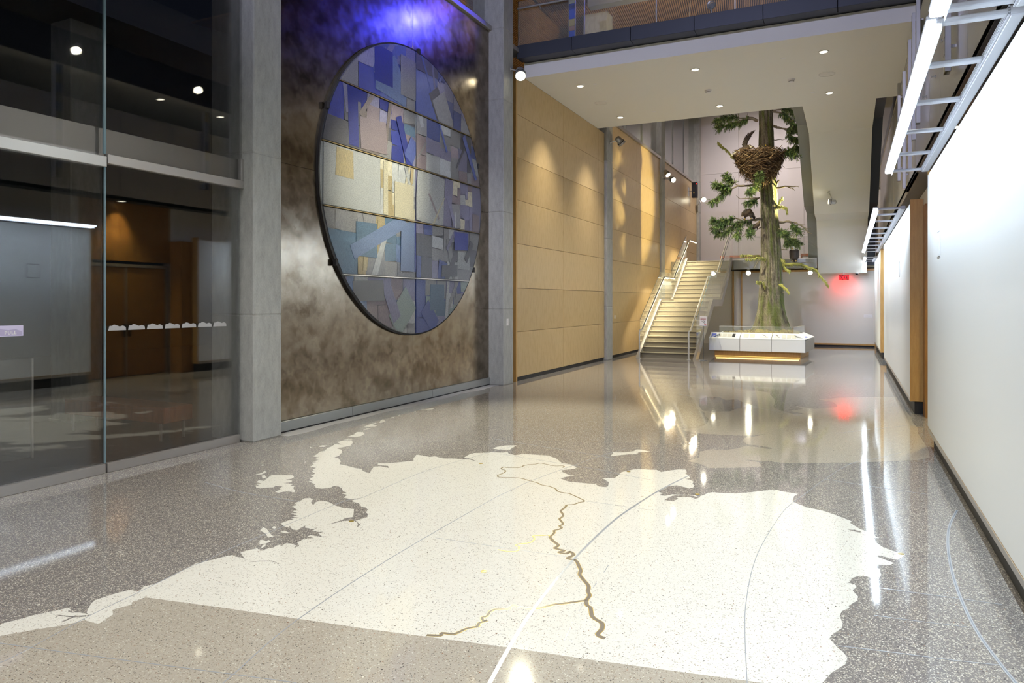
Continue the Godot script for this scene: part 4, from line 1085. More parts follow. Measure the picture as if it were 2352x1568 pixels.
func build_back() -> void:
	var w := thing("wall_back", "lower back wall with maple frame", "", Vector3.ZERO, "", "structure")
	one_box("wall_face", -7.3, 1.46, 0.0, 3.06, -31.3, -31.03, M.plaster, w, 0.0)
	one_box("framed_panel", -4.02, 0.9, 0.12, 2.98, -31.03, -31.0, M.plaster, w, 0.003)
	one_box("maple_frame", -4.09, -4.02, 0.0, 3.05, -31.03, -30.97, M.maple_trim, w)
	one_box("maple_frame", 0.9, 0.985, 0.0, 3.05, -31.03, -30.97, M.maple_trim, w)
	one_box("maple_frame", -4.09, 0.985, 2.98, 3.06, -31.03, -30.965, M.maple_trim, w)
	one_box("maple_frame", -4.09, 0.985, 0.06, 0.125, -31.03, -30.96, M.maple_trim, w)
	one_box("recessed_base", -4.09, 0.985, 0.0, 0.06, -31.03, -31.0, M.black_base, w, 0.0)
	one_box("maple_frame", -4.42, -4.36, 0.0, 3.05, -31.03, -30.97, M.maple_trim, w)
	one_box("dark_doorway", 1.05, 1.46, 0.0, 2.6, -31.03, -30.98, M.black_base, w, 0.0)
	var fl := thing("floor", "upper landing slab", "", Vector3.ZERO, "", "structure")
	one_box("landing_slab", -6.72, -1.12, 3.1, 3.43, -36.0, -29.78, M.warm_stone, fl, 0.0)
	one_box("landing_slab", -1.12, 1.46, 3.1, 3.43, -36.0, -30.8, M.warm_stone, fl, 0.0)
	one_box("landing_edge", -4.2, -1.12, 3.07, 3.43, -29.78, -29.73, M.grey_metal, fl)
	one_box("landing_edge_line", -4.2, -1.12, 3.43, 3.46, -29.8, -29.72, M.white_steel, fl)
	var ub := thing("wall_back", "upper back wall of large panels", "", Vector3.ZERO, "", "structure")
	var xs := [-6.7, -4.85, -1.9, 1.1]
	for i in 3:
		for y in [[3.46, 8.05], [8.05, 11.4]]:
			one_box("wall_panel", xs[i] + 0.004, xs[i + 1] - 0.004, y[0] + 0.004, y[1] - 0.004, -36.1, -36.0, M.plaster_upper, ub, 0.003)
	one_box("backing", -7.4, 6.0, 0.0, 11.6, -36.4, -36.1, M.plaster, ub, 0.0)
	# folded white bulkhead that steps down to the exit
	var bh := thing("ceiling", "folded white bulkhead beside the tree", "", Vector3.ZERO, "", "structure")
	var prof := [Vector2(-20.15, 6.9), Vector2(-23.4, 6.88), Vector2(-27.25, 4.85), Vector2(-29.0, 4.8), Vector2(-30.25, 3.25), Vector2(-30.5, 2.88)]
	for k in prof.size() - 1:
		var a: Vector2 = prof[k]
		var b: Vector2 = prof[k + 1]
		var s := tool()
		zy_plate(s, [a, b, b + Vector2(-0.12, 0.3), a + Vector2(-0.12, 0.3)], 0.62, 1.72)
		obj("bulkhead_panel", s, M.white_paint, bh)
		s = tool()
		zy_plate(s, [a + Vector2(-0.1, 0.3), b + Vector2(-0.1, 0.3), b + Vector2(-0.1, 0.6), a + Vector2(-0.1, 0.6)], -1.1, 0.34)
		obj("edge_fascia", s, M.grey_metal, bh)
		s = tool()
		zy_plate(s, [a + Vector2(-0.1, 0.3), b + Vector2(-0.1, 0.3), b + Vector2(-0.1, 0.6), a + Vector2(-0.1, 0.6)], 0.9, 0.28)
		obj("edge_fascia", s, M.dark_metal, bh)
	# shell behind the viewer and the night outside
	var fw := thing("wall_front", "wall behind the viewer", "", Vector3.ZERO, "", "structure")
	one_box("wall_face", -7.4, 6.2, 0.0, 11.6, 6.0, 6.2, M.plaster, fw, 0.0)
	var out := thing("floor", "paving outside the glass", "", Vector3.ZERO, "", "structure")
	one_box("paving", -24.0, -7.16, -0.2, -0.01, -40.0, 12.0, M.outdoor_paving, out, 0.0)
	var nw := thing("wall_outside", "added dark backdrop wall beyond the glass", "", Vector3.ZERO, "", "structure")
	one_box("wall_face", -24.3, -24.0, -0.2, 12.0, -40.0, 12.0, M.dark_backdrop, nw, 0.0)  # added backdrop, keeps the view through the glass dark
	var oc := thing("concrete_column", "dim concrete column outside, seen through the glass entrance", "column", Vector3(-10.65, -0.01, -7.0), "concrete columns")
	one_box("shaft", -0.24, 0.24, 0.0, 6.0, -0.25, 0.25, M.concrete, oc, 0.014)
	one_box("base_collar", -0.26, 0.26, 0.0, 0.04, -0.27, 0.27, M.concrete, oc, 0.005)

# ------------------------------------------------------------------ stair
const RISE := 0.1636
const GOING := 0.28

func nose(n: int) -> Vector2:
	return Vector2(-22.45 - GOING * (n - 1) if n <= 11 else -27.1 - GOING * (n - 12), RISE * n)

func build_stair() -> void:
	var t := thing("staircase", "pale stone stair with landing, glass sides and steel handrails", "staircase", Vector3(-5.2, 0, -22.4))
	var o := -t.position
	for n in range(1, 22):
		var p := nose(n)
		var depth := GOING + 0.02 if n != 11 else 1.87
		one_box("tread", -6.03 + o.x, -4.33 + o.x, p.y - 0.045, p.y, p.x - depth + o.z, p.x + o.z, M.warm_stone, t, 0.004)
		one_box("dark_nose_strip", -6.03 + o.x, -4.33 + o.x, p.y - 0.05, p.y - 0.028, p.x - 0.012 + o.z, p.x + 0.004 + o.z, M.dark_nose_strip, t, 0.0)  # dark line under each tread edge
		one_box("riser", -6.03 + o.x, -4.33 + o.x, p.y - RISE, p.y - 0.046, p.x - 0.06 + o.z, p.x - 0.03 + o.z, M.warm_stone, t, 0.0)
	# stringers follow the flights and the landing
	var lo := func(z: float) -> float: return ((-z - 22.45) / GOING + 1.0) * RISE
	var hi := func(z: float) -> float: return 1.8 + ((-z - 27.1) / GOING + 1.0) * RISE
	for side in [[-6.03, 0.09], [-4.24, 0.09]]:
		var s := tool()
		zy_plate(s, [Vector2(-22.12, 0.0), Vector2(-22.30, lo.call(-22.30) + 0.05), Vector2(-25.2, 1.86), Vector2(-27.02, 1.86), Vector2(-29.75, hi.call(-29.75) + 0.05), Vector2(-29.75, hi.call(-29.75) - 0.22), Vector2(-27.2, 1.62), Vector2(-25.4, 1.62), Vector2(-22.6, 0.0)], side[0] + o.x, side[1])
		var so := obj("stringer", s, M.aluminium, t)
		so.position.z = o.z
	# glass sides in five lights each
	for x in [-6.075, -4.285]:
		for g in [[-22.5, -23.85, 0], [-23.87, -25.2, 0], [-25.22, -27.0, 1], [-27.02, -28.4, 2], [-28.42, -29.72, 2]]:
			var s := tool()
			var q := []
			for z in [g[0], g[1]]:
				var y: float = [lo.call(z), 1.82, hi.call(z)][g[2]]
				q.append([Vector2(z, y + 0.05), Vector2(z, y + 1.02)])
			zy_plate(s, [q[0][0], q[0][1], q[1][1], q[1][0]], x + 0.006 + o.x, 0.012)
			var go := obj("glass_panel", s, M.glass, t)
			go.position.z = o.z
			s = tool()
			bar(s, Vector3(x + o.x, q[0][1].y, g[0]), Vector3(x + o.x, q[1][1].y, g[1]), 0.014, 0.006, Vector3.UP, 0.0)
			go = obj("glass_edge", s, M.glass_edge, t)
			go.position.z = o.z
	# handrails, their posts and brackets
	for side in [[-5.95, -1.0], [-4.42, 1.0]]:
		var x: float = side[0] + o.x
		var s := tool()
		var pts := [Vector3(x, 0.02, -21.95), Vector3(x, 0.84, -21.95), Vector3(x, 0.88, -22.0), Vector3(x, 0.88, -22.14), Vector3(x, lo.call(-22.3) + 0.84, -22.3), Vector3(x, lo.call(-25.2) + 0.84, -25.2), Vector3(x, 2.66, -25.4), Vector3(x, 2.66, -26.9), Vector3(x, hi.call(-27.15) + 0.84, -27.15), Vector3(x, hi.call(-29.6) + 0.84, -29.6), Vector3(x, 4.32, -29.8), Vector3(x, 4.32, -31.2 if side[1] < 0 else -29.9)]
		var rr := []
		for v in pts: rr.append(0.024)
		tube(s, pts, rr, 10)
		var h := obj("handrail", s, M.rail_steel, t)
		h.position.z = o.z
		s = tool()
		lathe(s, [Vector2(0.0001, 0.012), Vector2(0.06, 0.012), Vector2(0.06, 0.0)], Vector3(x, 0.0, -21.95), Basis.IDENTITY, 16)
		h = obj("post_foot", s, M.steel, t)
		h.position.z = o.z
		for z in [-22.9, -24.2, -25.8, -27.6, -28.9]:
			var y: float = (lo.call(z) if z > -25.2 else (1.82 if z > -27.0 else hi.call(z))) + 0.82
			s = tool()
			rod(s, Vector3(x, y, z), Vector3(side[0] - side[1] * -0.12 + o.x, y - 0.05, z), 0.01, 8)
			h = obj("rail_bracket", s, M.steel, t)
			h.position.z = o.z
	# light strips under the wall-side handrail
	for run in [[Vector3(-5.95, lo.call(-22.6) + 0.81, -22.6), Vector3(-5.95, lo.call(-25.15) + 0.81, -25.15), 9.0], [Vector3(-5.95, 2.632, -25.4), Vector3(-5.95, 2.632, -26.9), 9.0], [Vector3(-5.95, hi.call(-27.2) + 0.81, -27.2), Vector3(-5.95, hi.call(-29.5) + 0.81, -29.5), 9.0], [Vector3(-5.95, 4.292, -29.8), Vector3(-5.95, 4.292, -31.2), 7.0]]:
		var a: Vector3 = run[0]
		var b: Vector3 = run[1]
		var s := tool()
		bar(s, a + o, b + o, 0.03, 0.016, Vector3.UP, 0.0)
		obj("led_strip_light", s, M.warm_led, t)
		var dir := (b - a).normalized()
		var down := (Vector3(0.35, -1.0, 0.0) - dir * Vector3(0.35, -1.0, 0.0).dot(dir)).normalized()
		area_light(t, (a + b) / 2.0 + down * 0.03, down, dir, (b - a).length(), 0.03, run[2] * 0.72, Color(1.0, 0.95, 0.82))
	# glass guard along the upper landing
	var g := thing("glass_balustrade", "glass balustrade along the upper landing behind the tree", "balustrade", Vector3(-2.6, 3.46, -29.76))
	for k in 3:
		one_box("glass_panel", -1.62 + 1.06 * k, -0.58 + 1.06 * k, 0.0, 0.86, -0.006, 0.006, M.glass, g, 0.0)
	one_box("top_rail", -1.64, 1.5, 0.86, 0.9, -0.02, 0.02, M.white_steel, g)

# ------------------------------------------------------------------ plinth under the tree
func build_plinth() -> void:
	var t := thing("tree_plinth", "white panelled plinth with sloped labels around the tree foot", "plinth", Vector3(-2.65, 0, -25.5))
	var o := -t.position
	var outline := PackedVector2Array([Vector2(-4.12, -23.75), Vector2(-1.22, -23.75), Vector2(-1.06, -25.9), Vector2(-1.7, -27.5), Vector2(-3.9, -27.5), Vector2(-4.3, -25.8)])
	var ins := PackedVector2Array()
	var toe := PackedVector2Array()
	var c := Vector2(-2.65, -25.5)
	for p in outline:
		ins.append(c + (p - c) * 0.965 + Vector2(o.x, o.z))
		toe.append(c + (p - c) * 0.9 + Vector2(o.x, o.z))
	var s := tool()
	plate(s, ins, floor_xf(0.2), 0.38)
	obj("body", s, M.grey_metal, t)
	s = tool()
	plate(s, toe, floor_xf(0.0), 0.2)
	obj("toe_base", s, M.maple_trim, t)
	var xs := [-4.12, -3.16, -2.2, -1.22]
	for k in 3:
		var x0: float = xs[k] + 0.008 + o.x
		var x1: float = xs[k + 1] - 0.008 + o.x
		one_box("front_panel", x0, x1, 0.2, 0.575, -23.77 + o.z, -23.74 + o.z, M.white_panel, t, 0.004)
		s = tool()
		zy_plate(s, [Vector2(-23.74, 0.58), Vector2(-23.74, 0.6), Vector2(-24.08, 0.775), Vector2(-24.08, 0.755)], x1, x1 - x0)
		var lp := obj("label_rail", s, M.white_panel, t)
		lp.position.z = o.z
		# prints on the sloped rail
		var b := Basis(Vector3.RIGHT, Vector3(0, 0.175, -0.34).normalized(), Vector3(0, 0.34, 0.175).normalized())
		var prints: Array = [[[0.06, 0.2, "print_blue"], [0.24, 0.4, "print_grey"], [0.42, 0.56, "print_grey"], [0.58, 0.72, "print_grey"], [0.74, 0.84, "ink"]], [[0.1, 0.26, "print_grey"], [0.3, 0.46, "print_grey"], [0.62, 0.9, "white_card"]], [[0.06, 0.24, "white_card"], [0.3, 0.42, "print_grey"], [0.45, 0.58, "print_grey"], [0.6, 0.74, "print_grey"]]][k]
		for pr in prints:
			s = tool()
			var wpr: float = (pr[1] - pr[0]) * (x1 - x0)
			box(s, Vector3(lerpf(x0, x1, (pr[0] + pr[1]) / 2.0), 0.687, -23.905), Vector3(wpr, 0.22, 0.006), b, 0.001)
			var card := obj("label_card", s, M[pr[2]], lp)
			if pr[2] == "white_card":
				# a drawing of birds in flight: short dark wing strokes
				for q in 5:
					s = tool()
					var at := Vector3(lerpf(x0, x1, pr[0]) + wpr * (0.15 + 0.17 * q), 0.694 + 0.02 * ((q * 7) % 4 - 1.5), -23.9 - 0.04 * ((q * 7) % 4 - 1.5))
					box(s, at, Vector3(0.03 + 0.012 * (q % 3), 0.014, 0.004), b * Basis(Vector3.BACK, 0.5 - 0.3 * (q % 3)), 0.0)
					obj("bird_print", s, M.ink, lp)
	for k in [1, 2]:
		one_box("panel_joint", xs[k] - 0.007 + o.x, xs[k] + 0.007 + o.x, 0.2, 0.6, -23.76 + o.z, -23.75 + o.z, M.frost, t, 0.0)
	# side panels
	for k in [1, 5]:
		var a := outline[k]
		var b := outline[(k + 1) % 6]
		s = tool()
		bar(s, Vector3(a.x, 0.39, a.y) + o, Vector3(b.x, 0.39, b.y) + o, 0.03, 0.375, Vector3.UP, 0.003)
		obj("side_panel", s, M.aluminium, t)
		s = tool()
		var m := (a + b) / 2.0
		var inw := (c - m).normalized() * 0.17
		var bb := Vector3((b - a).normalized().x, 0, (b - a).normalized().y)
		bar(s, Vector3(a.x + inw.x, 0.67, a.y + inw.y) + o, Vector3(b.x + inw.x, 0.67, b.y + inw.y) + o, 0.36, 0.02, Vector3(-inw.x * 2.6, 1, -inw.y * 2.6).normalized(), 0.003)
		var sr := obj("label_rail", s, M.white_panel, t)
		if k == 1:
			s = tool()
			bar(s, Vector3(lerpf(a.x, b.x, 0.12) + inw.x, 0.683, lerpf(a.y, b.y, 0.12) + inw.y) + o, Vector3(lerpf(a.x, b.x, 0.45) + inw.x, 0.683, lerpf(a.y, b.y, 0.45) + inw.y) + o, 0.24, 0.006, Vector3(-inw.x * 2.6, 1, -inw.y * 2.6).normalized(), 0.0)
			obj("label_card", s, M.print_blue, sr)
	# glowing strip at the foot
	s = tool()
	bar(s, Vector3(-3.95, 0.02, -23.9) + o, Vector3(-1.38, 0.02, -23.9) + o, 0.02, 0.016, Vector3.UP, 0.0)
	obj("plinth_light", s, M.plinth_led, t)
	area_light(t, Vector3(-2.66, 0.05, -23.86), Vector3(0, -0.5, 0.8), Vector3.RIGHT, 2.5, 0.03, 0.12, Color(1.0, 0.82, 0.45))
	# mossy ground rising to the trunk
	var fn := FastNoiseLite.new()
	fn.seed = 5
	fn.frequency = 2.2
	s = tool()
	var hgt := func(x: float, z: float) -> float:
		var d := Vector2(x + 2.38, z + 25.5).length()
		return 0.72 + 0.22 * exp(-pow(d / 0.75, 2.0)) + 0.05 * fn.get_noise_2d(x, z) + 0.03 * fn.get_noise_2d(x * 3.0, z * 3.0)
	var ring := 40
	var radial := 16
	for i in ring:
		for j in radial:
			var q := []
			for e in [[0, 0], [1, 0], [1, 1], [0, 1]]:
				var an: float = TAU * (i + e[0]) / ring
				var f := float(j + e[1]) / radial
				var dir := Vector2(cos(an), sin(an))
				var far := 0.0
				for k in 6:
					var hit = Geometry2D.segment_intersects_segment(c, c + dir * 5.0, outline[k], outline[(k + 1) % 6])
					if hit != null: far = (hit - c).length()
				var p := c + dir * f * maxf(far - 0.36, 0.2)
				q.append(Vector3(p.x, hgt.call(p.x, p.y), p.y) + o)
			face(s, [q[0], q[1], q[2], q[3]], (q[2] - q[0]).cross(q[1] - q[3]).normalized() * (1.0 if (q[2] - q[0]).cross(q[1] - q[3]).y > 0 else -1.0))
	obj("moss_ground", s, M.moss_ground, t)
	s = tool()
	for k in 260:
		var x := rng.randf_range(-3.85, -1.6)
		var z := rng.randf_range(-25.2, -24.25)
		var a := Vector3(x, hgt.call(x, z), z) + o
		tube(s, [a, a + Vector3(rng.randf_range(-0.1, 0.1), rng.randf_range(0.02, 0.09), rng.randf_range(-0.06, 0.06))], [0.008, 0.003], 3)
	var lit := obj("forest_litter", s, M.twig_pale, t)
	lit.set_meta("kind", "stuff")
	# low glass guard
	one_box("glass_guard", -3.85 + o.x, -1.62 + o.x, 0.76, 0.97, -24.12 + o.z, -24.105 + o.z, M.glass, t, 0.0)
	s = tool()
	bar(s, Vector3(-3.85, 0.975, -24.112) + o, Vector3(-1.62, 0.975, -24.112) + o, 0.014, 0.01, Vector3.UP, 0.0)
	obj("guard_edge", s, M.white_steel, t)
	s = tool()
	bar(s, Vector3(-1.62, 0.86, -24.112) + o, Vector3(-1.36, 0.86, -25.9) + o, 0.012, 0.2, Vector3.UP, 0.0)
	obj("glass_guard", s, M.glass, t)
	s = tool()
	bar(s, Vector3(-1.62, 0.97, -24.112) + o, Vector3(-1.36, 0.97, -25.9) + o, 0.014, 0.01, Vector3.UP, 0.0)
	obj("guard_edge", s, M.white_steel, t)

# ------------------------------------------------------------------ tree
func build_tree() -> void:
	var t := thing("spruce_tree", "tall mossy spruce trunk with sparse green branches on the plinth", "tree", Vector3(-2.38, 0.72, -25.5))
	var o := -t.position
	var prof := [[0.66, 0.74, -2.365], [0.9, 0.56, -2.365], [1.2, 0.485, -2.37], [1.8, 0.40, -2.38], [2.5, 0.365, -2.375], [3.15, 0.335, -2.37], [4.0, 0.30, -2.40], [4.9, 0.27, -2.43], [6.1, 0.252, -2.50], [8.15, 0.225, -2.545], [10.2, 0.2, -2.58]]
	var fn := FastNoiseLite.new()
	fn.seed = 8
	fn.frequency = 1.6
	var rows := 110
	var segs := 56
	var V := []
	for i in rows + 1:
		var y := lerpf(0.66, 10.0, float(i) / rows)
		var k := 0
		while k < prof.size() - 2 and prof[k + 1][0] < y: k += 1
		var f: float = (y - prof[k][0]) / (prof[k + 1][0] - prof[k][0])
		var r := lerpf(prof[k][1], prof[k + 1][1], f)
		var cx := lerpf(prof[k][2], prof[k + 1][2], f)
		var row := []
		for j in segs:
			var a := TAU * j / segs
			var d := Vector3(cos(a), 0, sin(a))
			var ridge := fn.get_noise_3d(d.x * 4.5, y * 0.35, d.z * 4.5)
			var lump := fn.get_noise_3d(d.x * 0.9, y * 0.5, d.z * 0.9)
			var fine := fn.get_noise_3d(d.x * 9.0, y * 2.2, d.z * 9.0)
			var flare := 1.0 + 0.3 * exp(-(y - 0.66) * 2.2) * sin(a * 5.0 + 0.7) * 0.45
			var rr := r * flare * (1.0 + 0.1 * ridge + 0.09 * lump + 0.05 * fine)
			row.append([Vector3(cx, y, -25.5) + d * rr + o, ridge, fn.get_noise_3d(d.x * 1.4 + 9.0, y * 0.55, d.z * 1.4), fine, 0.12 + 0.28 * clampf(d.x, -0.4, 1.0) + (0.25 if y < 2.2 else 0.0)])
		V.append(row)
	var s := tool()
	s.set_smooth_group(0)
	for i in rows:
		for j in segs:
			var q := [V[i][j], V[i][(j + 1) % segs], V[i + 1][(j + 1) % segs], V[i + 1][j]]
			for e in [0, 1, 2, 0, 2, 3]:
				var v: Array = q[e]
				# grey bark with shade painted into the crevices; moss grows in patches, thickest on the lower right of the trunk
				var m := clampf(v[2] * 1.7 + v[3] * 0.8 + v[4], 0.0, 1.0)
				var c := Color(0.09, 0.078, 0.06).lerp(Color(0.46, 0.43, 0.37), clampf(v[1] * 1.3 + v[3] * 0.7 + 0.5, 0.0, 1.0)).lerp(Color(0.19, 0.26, 0.05), m * 0.9)
				s.set_color(c)
				s.add_vertex(v[0])
	s.index()
	s.generate_normals()
	obj("trunk", s, M.bark, t)
	var greens := [Color(0.06, 0.12, 0.045), Color(0.11, 0.2, 0.06), Color(0.19, 0.30, 0.09), Color(0.30, 0.40, 0.12)]
	for a in BRANCHES:
		var pts := []
		for k in range(0, a[2].size(), 3): pts.append(Vector3(a[2][k], a[2][k + 1], a[2][k + 2]) + o)
		var path := curve3(pts, 4)
		for k in range(1, path.size()): path[k] += Vector3(rng.randf_range(-1, 1), rng.randf_range(-1, 1), rng.randf_range(-1, 1)) * 0.014
		# root the branch inside the trunk when it starts there
		var rad := []
		for k in path.size(): rad.append(a[0] * 0.78 * (1.0 - 0.72 * k / (path.size() - 1.0)))
		s = tool()
		var mossy: bool = a[1] == 3
		tube(s, path, rad, 7, Color(0.34, 0.33, 0.09) if mossy else Color(0.22, 0.185, 0.13), 0.22)
		var br := obj("branch", s, M.branch_bark, t)
		if a[1] == 0: continue
		s = tool()
		var from := 0.05 if mossy else (0.55 if a[1] == 1 else 0.22)
		var n := (path.size() - 1) * (9 if mossy else 14)
		for q in n:
			var f := lerpf(from, 1.0, pow(rng.randf(), 0.8)) * (path.size() - 1.001)
			var i := int(f)
			var p: Vector3 = path[i].lerp(path[i + 1], f - i)
			var dirb: Vector3 = (path[i + 1] - path[i]).normalized()
			if mossy:
				# tufts of hanging moss
				var l := rng.randf_range(0.03, 0.10)
				var cc := Color(0.36, 0.35, 0.10).lerp(Color(0.22, 0.24, 0.06), rng.randf())
				tube(s, [p, p + Vector3(rng.randf_range(-0.03, 0.03), -l * 0.5 if rng.randf() < 0.7 else l * 0.3, rng.randf_range(-0.03, 0.03)), p + Vector3(rng.randf_range(-0.04, 0.04), -l, rng.randf_range(-0.03, 0.03))], [0.022, 0.016, 0.004], 4, cc)
				continue
			var side := dirb.cross(Vector3(rng.randf_range(-1, 1), rng.randf_range(-1, 1), rng.randf_range(-1, 1))).normalized()
			var dir := (dirb * rng.randf_range(0.3, 1.0) + side * 0.9 + Vector3(0, -0.35, 0)).normalized()
			var len := rng.randf_range(0.1, 0.24)
			var g: Color = greens[rng.randi() % 4]
			var tip := p + dir * len + Vector3(0, -0.03, 0)
			tube(s, [p, tip], [0.008, 0.004], 3, Color(0.12, 0.10, 0.06))
			var u := dir.cross(Vector3.UP).normalized()
			var w := u.cross(dir)
			for e in 16:
				var ba := p.lerp(tip, (e + 1.0) / 16.0)
				var an := e * 2.4
				var nd := (dir * 0.75 + (u * cos(an) + w * sin(an)) * 0.9).normalized()
				var nl := rng.randf_range(0.04, 0.065)
				var ws := nd.cross(dir).normalized() * 0.0085
				var nrm := nd.cross(ws).normalized()
				face(s, [ba - ws, ba + nd * nl, ba + ws], nrm, g)
		var fo := obj("moss" if mossy else "foliage", s, M.needles, br)
		fo.set_meta("kind", "stuff")
	# nest of sticks
	var nt := thing("eagle_nest", "large bowl of brown sticks lodged against the trunk", "nest", Vector3(-2.7, 5.8, -25.12))
	var rim := func(y: float) -> float: return lerpf(0.28, 0.84, pow(clampf(y / 0.85, 0.0, 1.0), 0.6))
	s = tool()
	lathe(s, [Vector2(0.0001, 0.05), Vector2(0.25, 0.08), Vector2(0.5, 0.35), Vector2(0.66, 0.7), Vector2(0.7, 0.86), Vector2(0.55, 0.92), Vector2(0.3, 0.84), Vector2(0.0001, 0.8)], Vector3.ZERO, Basis.IDENTITY, 24)
	obj("nest_core", s, M.twig_dark, nt)
	var kinds := ["twig", "twig_dark", "twig_pale"]
	for kd in 3:
		s = tool()
		for k in [620, 380, 150][kd]:
			stick(s, rim, rng.randf_range(0.22, 0.5), rng.randf_range(0.006, 0.011))
		for k in 70:
			# loose twigs hang from the underside
			var an := rng.randf() * TAU
			var rr := rng.randf_range(0.1, 0.62)
			var p := Vector3(cos(an) * rr, 0.06 + rr * 0.75, sin(an) * rr)
			tube(s, [p, p + Vector3(cos(an) * 0.1 * rng.randf(), -rng.randf_range(0.1, 0.3), sin(an) * 0.1 * rng.randf()), p + Vector3(cos(an) * 0.16 * rng.randf_range(-1, 1), -rng.randf_range(0.25, 0.42), sin(an) * 0.1)], [0.008, 0.006, 0.003], 4)
		var so := obj("stick_mass", s, M[kinds[kd]], nt)
		so.set_meta("kind", "stuff")
	for k in 60:
		s = tool()
		stick(s, rim, rng.randf_range(0.4, 0.75), rng.randf_range(0.009, 0.016))
		obj("stick", s, M[kinds[(k * 5) % 3]], nt)

func stick(s: SurfaceTool, rim: Callable, l: float, r: float) -> void:
	var y := 0.95 * sqrt(rng.randf())
	var a := rng.randf() * TAU
	var rr: float = rim.call(y) * rng.randf_range(0.82, 1.0)
	var c := Vector3(cos(a) * rr, y, sin(a) * rr)
	var tn := Vector3(-sin(a), 0, cos(a))
	var dn := Vector3(cos(a), 0, sin(a))
	var d := (tn * rng.randf_range(0.5, 1.0) * (1 if rng.randf() < 0.5 else -1) + Vector3.UP * rng.randf_range(-0.6, 0.5) + dn * rng.randf_range(-0.15, 0.3)).normalized()
	var m := c + dn * 0.02
	tube(s, [c - d * l / 2, m, c + d * l / 2], [r * 0.7, r, r * 0.5], 4)

# ------------------------------------------------------------------ birds: one smooth body each
func blob(bones: Array, cell: float, soft: float) -> ArrayMesh:
	var lo := Vector3.INF
	var hi := -Vector3.INF
	for b in bones:
		for k in 2:
			var r: float = maxf(b[2], b[3]) + cell * 2.5
			lo = lo.min(b[k] - Vector3.ONE * r)
			hi = hi.max(b[k] + Vector3.ONE * r)
	var n := Vector3i(((hi - lo) / cell).ceil()) + Vector3i.ONE
	var F := PackedFloat32Array()
	F.resize(n.x * n.y * n.z)
	for z in n.z:
		for y in n.y:
			for x in n.x:
				var p := lo + Vector3(x, y, z) * cell
				var d := 9.0
				for b in bones:
					var ab: Vector3 = b[1] - b[0]
					var f := clampf((p - b[0]).dot(ab) / maxf(ab.length_squared(), 1e-9), 0.0, 1.0)
					var q: float = p.distance_to(b[0] + ab * f) - lerpf(b[2], b[3], f)
					var h := maxf(soft - absf(d - q), 0.0) / soft
					d = minf(d, q) - h * h * soft * 0.25
				F[(z * n.y + y) * n.x + x] = d
	var at := {}
	var P := PackedVector3Array()
	var dx := [1, n.x, n.x * n.y]
	for z in n.z - 1:
		for y in n.y - 1:
			for x in n.x - 1:
				var i := (z * n.y + y) * n.x + x
				var neg := 0
				for c in 8:
					if F[i + (c & 1) * dx[0] + ((c >> 1) & 1) * dx[1] + ((c >> 2) & 1) * dx[2]] < 0.0: neg += 1
				if neg == 0 or neg == 8: continue
				var sum := Vector3.ZERO
				var cnt := 0
				for c in 8:
					for ax in 3:
						if c & (1 << ax): continue
						var c2 := c | (1 << ax)
						var f0 := F[i + (c & 1) * dx[0] + ((c >> 1) & 1) * dx[1] + ((c >> 2) & 1) * dx[2]]
						var f1 := F[i + (c2 & 1) * dx[0] + ((c2 >> 1) & 1) * dx[1] + ((c2 >> 2) & 1) * dx[2]]
						if (f0 < 0.0) == (f1 < 0.0): continue
						var v := Vector3(c & 1, (c >> 1) & 1, (c >> 2) & 1)
						v[ax] += f0 / (f0 - f1)
						sum += v
						cnt += 1
				at[i] = P.size()
				P.append(lo + (Vector3(x, y, z) + sum / cnt) * cell)
	var C := PackedColorArray()
	var N := PackedVector3Array()
	for p in P:
		var best := 9.0
		var col := Color.WHITE
		for b in bones:
			var ab: Vector3 = b[1] - b[0]
			var f := clampf((p - b[0]).dot(ab) / maxf(ab.length_squared(), 1e-9), 0.0, 1.0)
			var q: float = p.distance_to(b[0] + ab * f) - lerpf(b[2], b[3], f)
			if q < best:
				best = q
				col = b[4]
		C.append(col * rng.randf_range(0.75, 1.2))
		N.append(Vector3.ZERO)
	var I := PackedInt32Array()
	for i in at:
		for ax in 3:
			var f0 := F[i]
			var f1 := F[i + dx[ax]]
			if (f0 < 0.0) == (f1 < 0.0): continue
			var u: int = dx[(ax + 1) % 3]
			var w: int = dx[(ax + 2) % 3]
			if not (at.has(i - u) and at.has(i - w) and at.has(i - u - w)): continue
			var q := [at[i], at[i - u], at[i - u - w], at[i - w]]
			if f0 < 0.0: q.reverse()
			for e in [0, 1, 2, 0, 2, 3]: I.append(q[e])
	for k in range(0, I.size(), 3):
		var nn := (P[I[k]] - P[I[k + 2]]).cross(P[I[k]] - P[I[k + 1]])
		for e in 3: N[I[k + e]] += nn
	for k in N.size(): N[k] = N[k].normalized()
	var arr := []
	arr.resize(Mesh.ARRAY_MAX)
	arr[Mesh.ARRAY_VERTEX] = P
	arr[Mesh.ARRAY_NORMAL] = N
	arr[Mesh.ARRAY_COLOR] = C
	arr[Mesh.ARRAY_INDEX] = I
	var me := ArrayMesh.new()
	me.add_surface_from_arrays(Mesh.PRIMITIVE_TRIANGLES, arr)
	return me

